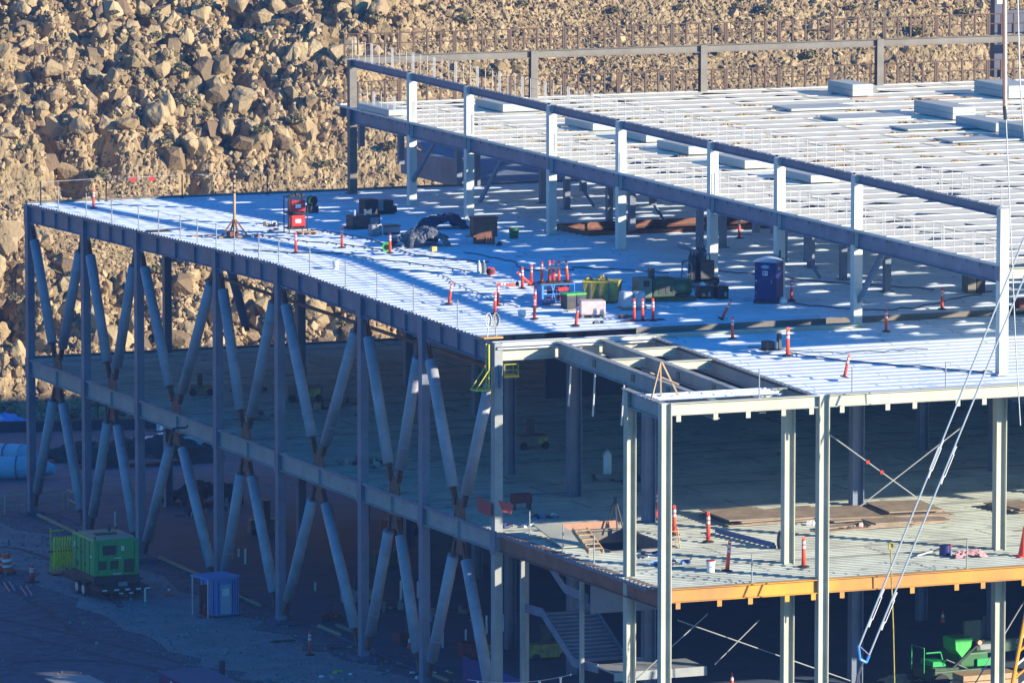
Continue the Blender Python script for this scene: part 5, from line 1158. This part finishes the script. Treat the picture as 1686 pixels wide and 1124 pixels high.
for k in range(4): MB().b2(-1.285,-1.26,1.5+.0*k,2.1,1.35+.1*k,1.38+.1*k).build('louvre',dgreen,g)
for y in(-.35,.4,1.8): MB().b2(-1.275,-1.255,y,y+.03,1.2,2.95).build('panel_seam',dgreen,g)
for x in(-1.0,0,1.0): MB().b2(x-.015,x+.015,-1.02,-1.005,1.2,2.95).build('panel_seam',dgreen,g)
for x in(-1.1,1.1):
    for y in(-.8,2.2): MB().tube((x,y,3.08),(x,y,3.2),.05,8).build('lifting_eye',charcoal,g)
MB().tube((.6,1.9,3.05),(.6,1.9,3.4),.09,10).build('exhaust_pipe',charcoal,g)
# yellow cable rack
p=onground(106,944); t=empty('cable_rack',p,0,'yellow frame hung with thick yellow cables behind the generator','cable rack'); cm=mat('yellow_cable',(.75,.72,.02),.5,0,.2,3)
for x in(-.75,.75): MB().b2(x-.04,x+.04,-.04,.04,0,2.5 if x<0 else 2.2).build('post',MATS['ladder_yellow'],t)
MB().b2(-.8,.8,-.5,.5,0,.1).build('base',black,t); MB().b2(-.9,.9,-.08,-.02,1.2,1.28).build('crossbar',black,t); MB().b2(-.8,-.1,-.3,-.2,2.35,2.42).build('crossbar',MATS['ladder_yellow'],t)
for k in range(9):
    x=-.62+.15*k; m_=MB(); m_.path([(x,-.1,.25+.05*(k%3)),(x+.03,-.2,1.0),(x-.02,-.18,1.6),(x+.05,-.1,2.0),(x+.08,.1,1.9),(x+.03,.12,.4)],.05,6); m_.build('cable_loop',cm,t)
# blue booth
p=onground(357,1012); t=empty('blue_booth',p,RD(12),'blue plastic booth with a pale door and red fire gear beside it','booth'); MB().b2(-.5,.85,-.8,.8,.08,2.0).build('cabin',blue,t,bevel=.03); [MB().b2(x-.015,x+.015,-.825,-.80,.2,1.9).build('panel_rib',navy,t) for x in(-.4,.45,.6,.75)]; [MB().b2(-.52,-.5,y-.02,y+.02,.2,1.9).build('panel_rib',navy,t) for y in(-.5,0,.5)]; MB().b2(-1.05,.9,-.85,.85,2.0,2.1).build('roof',mat('booth_roof',(.08,.28,.60),.5),t); MB().b2(-.3,.35,-.85,-.81,.15,1.7).build('door',lblue,t); MB().b2(-.18,.2,-.87,-.855,1.1,1.5).build('poster',white,t)
MB().b2(-.55,.9,-.85,.85,0,.08).build('skid',charcoal,t)
for y in(-.75,.75): MB().b2(-1.02,-.97,y-.03,y+.03,0,2.0).build('awning_post',galv,t)
p=onground(336,1016); t=empty('fire_stand',p,0,'red fire extinguisher stand under the awning of the blue booth','extinguisher stand'); MB().b2(-.25,.25,-.05,.05,.2,1.7).build('back_board',dkred,t); MB().lathe((0,-.18,.15),[(.11,0),(.11,.55),(.05,.68)],12).build('extinguisher',red,t,smooth=True); MB().b2(-.3,.3,-.3,.2,0,.08).build('base',dkred,t)
cordrun([(240,984),(262,988),(290,984),(322,975)],'dark cable on the ground from the generator to the blue booth',.05,cord,onground)
tag(MB().tube((0,0,0),(0,0,.7),.06,8).build('marker_pipe',galv,None,loc=onground(239,990)),'short pale marker pipe at the back of the generator trailer','pipe')
# yellow site barriers
def barrier(x0,y0,x1,y1,z,lab):
    p=Vector((x0,y0,z)); d=Vector((x1-x0,y1-y0,0)); t=empty('site_barrier',p,0,lab,'barrier'); ym=mat('pale_yellow_rail',(.50,.46,.22),.6)
    for s in(0,1): MB().tube(d*s,d*s+Vector((0,0,1.1)),.04,8).build('post',ym,t)
    for z_ in(1.1,.55): MB().tube(Vector((0,0,z_)),d+Vector((0,0,z_)),.04,8).build('rail',ym,t)
for a,b,lab in(((8,848),(48,845),'pale yellow barrier left of the first truss column'),((62,845),(104,838),'pale yellow barrier behind the first lower braces'),((112,838),(128,845),'short yellow barrier between the first lower braces')):
    q0,q1=onground(*a),onground(*b); barrier(q0.x,q0.y,q1.x,q1.y,0,lab)
for a,b,lab in(((62,850),(125,880),'long yellowish timber kerb along the slab edge by the first columns'),((262,920),(330,950),'yellowish timber kerb beyond the generator'),((398,985),(430,1000),'timber kerb piece left of the fifth truss column'),((525,1033),(562,1048),'timber kerb piece left of the sixth truss column'),((555,1032),(590,1046),'second timber kerb piece behind the sixth column'),((385,980),(410,990),'short timber kerb piece right of the blue booth'),((690,1105),(740,1124),'timber kerb piece at the bottom edge near the seventh column')):
    q0,q1=onground(*a),onground(*b); tag(MB().bar(q0+Vector((0,0,.12)),q1+Vector((0,0,.12)),.14,.14).build('timber_kerb',mat('yellow_timber',(.34,.30,.18),.7)),lab,'timber')
tag(MB().box((0,0,.05),(1.3,.25,.08),.1).build('board',charcoal,None,loc=onground(466,1056)),'dark board lying on the gravel path left of the orange post','board')
tag(MB().box((0,0,.05),(.7,.2,.08),.1).build('board',charcoal,None,loc=onground(550,1067)),'short dark board on the gravel path right of the orange post','board')
# tyre tracks, gravel
trk=mat('tyre_track_mud',(.075,.08,.10),.95,0,.3,2.5,bump=.03,bscale=8)
for j,(a,b,c_) in enumerate((((-60,1010),(150,1040),(420,1130)),((-60,1030),(150,1062),(390,1150)),((-40,930),(60,990),(150,1060)),((20,1090),(200,1075),(330,1120)),((0,900),(90,905),(200,1000)))):
    P=[onground(*q) for q in(a,b,c_)]; L=[]
    for k in range(25):
        t=k/24; q=P[0]*(1-t)**2+P[1]*2*t*(1-t)+P[2]*t*t; L.append((q.x+random.uniform(-.06,.06),q.y+random.uniform(-.06,.06)))
    ribbon(L,.42,.011+.004*j,'tyre_track',trk)
rsx=np.random.RandomState(77); Pg=[];rg=[]
for k in range(5200):
    t=rsx.rand(); i=int(t*(len(den)-1)); q=den[i]; sd_=rsx.randn()*1.6+rsx.choice([-3.2,3.2,0]); Pg.append((q[0]+sd_*.9+rsx.randn()*.8,q[1]+sd_*.5+rsx.randn()*1.5,.02)); rg.append(.025+.12*rsx.rand()**4)
for k in range(2500): Pg.append((rsx.uniform(-22,0),rsx.uniform(5,70),.01)); rg.append(.02+.10*rsx.rand()**5)
gvm=mat('loose_stone',(.24,.235,.23),.9,0,.35,1.5)
tag(rock_stuff('loose_gravel',[((np.array(Pg),np.array(rg),rsx),1,6)],gvm),kind='stuff')
# beyond the building: tanks, pickup, spoil
tkm=mat('pale_blue_tank',(.42,.56,.68),.7,0,.12,1.0)
for a,b,r,lab in(((-70,790),(62,788),.75,'big pale blue wrapped roll on the ground beyond the first column, front one'),((-60,762),(38,764),.7,'pale blue wrapped roll behind the front roll')):
    q0,q1=onground(*a),onground(*b); t=empty('wrapped_roll',q0,0,lab,'roll'); d=q1-q0; MB().tube((0,0,r*.9),d+Vector((0,0,r*.9)),r,20,r*.9).build('roll',tkm,t); MB().tube(d+Vector((0,0,r*.9)),d*1.22+Vector((0,0,r*.7)),r*.88,20,r*.35).build('end_fold',tkm,t)
    for k in(.35,.75): MB().tube(d*k+Vector((0,0,r*.9)),d*(k+.01)+Vector((0,0,r*.9)),r*1.03,20).build('strap',steelb,t)
o=tarp(onground(-12,708),4.4,2.5,.9,12,mat('bright_blue_tarp',(.13,.36,.80),.5),'bright blue tarpaulin mound at the left edge under the hill')
p=onground(288,748); pk=empty('pickup_truck',p,RD(-80),'white pickup truck parked beyond the lower storey, half hidden','truck')
MB().b2(-.95,.95,-2.6,2.6,.55,1.15).build('body',white,pk,bevel=.06); MB().box((0,.3,1.45),(1.8,2.1,.7),0,taper=.86).build('cab',white,pk,bevel=.05); MB().box((0,.3,1.47),(1.84,1.8,.42),0,taper=.9).build('windows',black,pk)
for x in(-.95,.95):
    for y in(-1.7,1.7): MB().lathe((x,y,.4),[(.4,-.12),(.4,.12)],18,'X').build('wheel',rubber,pk)
p=onground(262,745); t=empty('white_sign_post',p,0,'slim white board standing just left of the pickup','sign'); MB().b2(-.15,.15,-.04,.04,.8,2.4).build('board',white,t); MB().b2(-.04,.04,-.03,.03,0,.8).build('post',steel,t)
p=onground(168,700); t=empty('red_gate',p,0,'dim red mesh gate frame seen under the middle floor beam','gate')
for k in range(4): MB().b2(-.9+.6*k-.04,-.9+.6*k+.04,-.04,.04,0,2.4).build('bar',dkred,t)
for z in(.4,1.3,2.3): MB().b2(-.95,.95,-.05,.05,z,z+.08).build('rail',dkred,t)
def spoil(px,py,wx,wy,h,seed,lab):
    o=tarp(onground(px,py),wx,wy,h,seed,mat('dark_spoil',(.07,.065,.06),.95,0,.4,2,bump=.05),lab); o.name='spoil_heap'; o['category']='spoil heap'
spoil(240,764,9,4,1.4,21,'long dark spoil heap beyond the lower storey'); spoil(340,830,4,3,1.1,22,'dark spoil heap seen between the third lower braces'); spoil(150,757,5,3,.9,23,'small dark spoil heap behind the second lower braces')
wl=MB(); q0,q1=onground(-30,712),onground(460,700); wl.bar(q0+Vector((0,0,.3)),q1+Vector((0,0,.3)),.5,.8); tag(wl.build('retaining_wall',mat('dark_wall',(.06,.06,.07),.9)),'long low dark wall at the foot of the hill','wall')
fr=empty('hill_fence',(0,0,0),0,'thin two rail fence at the foot of the sunlit hill','fence'); q0,q1=onground(-60,694),onground(330,690); fm=brownrail
for k in range(9): q=q0+(q1-q0)*(k/8); MB().tube(q,q+Vector((0,0,1.7)),.04,6).build('post',fm,fr)
for z in(1.05,1.65): MB().tube(q0+Vector((0,0,z)),q1+Vector((0,0,z)),.03,6).build('rail',fm,fr)
# lower left: sheeted bins at the bottom edge, stump post
for px,py,wx,wy,h,lab in((128,1162,2.1,3.2,1.1,'navy bin with a pale lid catching sun at the bottom left edge'),(330,1158,2.4,5.0,1.2,'long blue bin with a dusty blue lid at the bottom edge')):
    p=onground(px,py); t=empty('site_bin',p,0,lab,'bin'); MB().b2(-wx/2,wx/2,-wy/2,wy/2,0,h).build('body',navy,t); MB().b2(-wx/2-.05,wx/2+.05,-wy/2-.05,wy/2+.05,h,h+.08).build('lid',steel if px<200 else mat('dusty_blue_lid',(.07,.11,.20),.7),t); 
    for y in(-.8,.6): MB().b2(-wx/2-.03,-wx/2,y,y+.2,h-.3,h-.15).build('latch',white,t)
tag(MB().lathe((0,0,0),[(.17,0),(.15,.75)],12).build('bollard',charcoal,None,loc=onground(365,1112)),'dark round bollard at the bottom beside the long blue bin','bollard')
# pennant string and blue screens below the corner
pe=empty('pennant_string',(0,0,0),0,'string of small white pennants in front of the blue screen at the bottom','pennants'); a=atX(770,1118,-.8); b=atX(940,1110,-.8); P=[a+(b-a)*(k/10)-Vector((0,0,.25*4*(k/10)*(1-k/10))) for k in range(11)]
MB().path(P,.015,4).build('string',galv,pe)
for k in(1,4,7,9): q=P[k]; MB().prism([q+Vector((0,-.14,0)),q+Vector((0,.14,0)),q+Vector((0,0,-.5))],(.01,0,0)).build('pennant',white,pe)
t=MB(); q=onground(800,1140); t.b2(q.x,q.x+.05,q.y-5,q.y+3,0,1.35); tag(t.build('blue_screen',mat('screen_blue',(.02,.05,.25),.6)),'blue screen sheet behind the pennants','screen')
# debris on the ground
for px,py,lab in((560,1112,'small pale litter on the ground near the bottom edge'),(705,1110,'yellow and white litter at the bottom near the seventh column')): junk(onground(px,py),7,1.2,.8,[white,steel,yellow],lab,hmax=.15)
# ---- green boom lift at the lower right
p=onground(1585,1128); bl=empty('boom_lift',p,RD(4),'green boom lift parked in the lower right bay with its boom pointing right','boom lift')
MB().b2(-2.2,.4,-1.1,1.1,.5,1.0).build('chassis',dgreen,bl,bevel=.05)
for x in(-1.9,.2):
    for y in(-1.15,1.15): MB().lathe((x,y,.45),[(.45,-.15),(.45,.15)],18,'Y').build('wheel',rubber,bl)
MB().b2(-.7,.9,-.9,.9,1.05,1.75).build('turret',mat('deep_green',(.015,.12,.03),.5),bl,bevel=.08)
m_=MB(); m_.prism([(-1.0,-.95,2.5),(.0,-.95,2.5),(-.1,-.95,2.05),(-.6,-.95,1.55),(-.95,-.95,1.95)],(0,1.2,0)); m_.build('riser_cover',lgreen,bl,bevel=.03)
MB().b2(.55,4.6,-.35,.25,1.55,2.2).build('boom',dgreen,bl,bevel=.03); text_mesh('S-45',.62,grey,bl,(3.25,-.37,1.88),(RD(90),0,0)); MB().b2(.75,2.1,-.37,-.355,1.75,2.0).build('stripe',grey,bl)
MB().b2(-2.0,-1.3,-.6,.6,1.15,1.4).build('tool_tray',green,bl); 
f=MB(); f.path([(-2.5,-.6,.9),(-2.5,-.6,2.1)],.03,6); f.path([(-2.4,-.6,1.85),(-1.6,-.6,1.85),(-1.4,-.6,1.2)],.04,6); f.path([(-2.5,.6,.9),(-2.5,.6,2.1),(-2.5,-.6,2.1)],.03,6); f.build('basket_rail',green,bl)
MB().b2(-.4,.5,-.8,-.6,2.3,3.3).build('hose_guide',dgreen,bl); MB().lathe((.3,-1.0,2.25),[(.12,-.1),(.12,.1)],10,'Y').build('beacon',mat('salmon_cap',(.8,.35,.25),.5),bl)
MB().tube((-1.1,-.95,1.1),(.6,-.95,2.35),.07,8).build('lift_cylinder',charcoal,bl); MB().tube((-1.4,-.8,1.5),(-.3,-.9,1.0),.05,8).build('hydraulic_hose',charcoal,bl); MB().b2(-2.1,-.8,-1.0,.9,1.0,1.12).build('deck_plate',dgreen,bl); MB().b2(.2,1.2,-1.05,-.9,1.1,1.45).build('lower_panel',green,bl)
p=onground(1608,1150); t=empty('lumber_stack',p,0,'sunlit stack of lumber under the green boom lift','lumber')
for k in range(4): MB().b2(-1.0,1.9,-.6,.6,.1+.3*k,.36+.3*k).build('lumber_layer',wood,t)
o=tarp(onground(1505,1124),3.5,1.2,.35,31,mat('sandy_soil',(.40,.32,.22),.9,0,.2,2),'low strip of sandy soil at the bottom of the right bay'); o.name='soil_mound'; o['category']='soil'
p=onground(1620,1060); t=empty('gas_tank',p,0,'grey gas tank standing in the dark lower right bay','tank'); MB().lathe((0,0,0),[(.22,0),(.22,1.1),(.1,1.3)],14).build('cylinder',grey,t,smooth=True); MB().lathe((0,0,1.28),[(.08,0),(.08,.12)],8).build('valve',steel,t)
for px,py,h in((1483,900,2),(1454,930,2)): pass
# hide the unused prototypes
for o in list(bpy.data.objects):
    if o.parent is None and o.type=='EMPTY' and 'label' not in o: print('UNLABELLED',o.name)
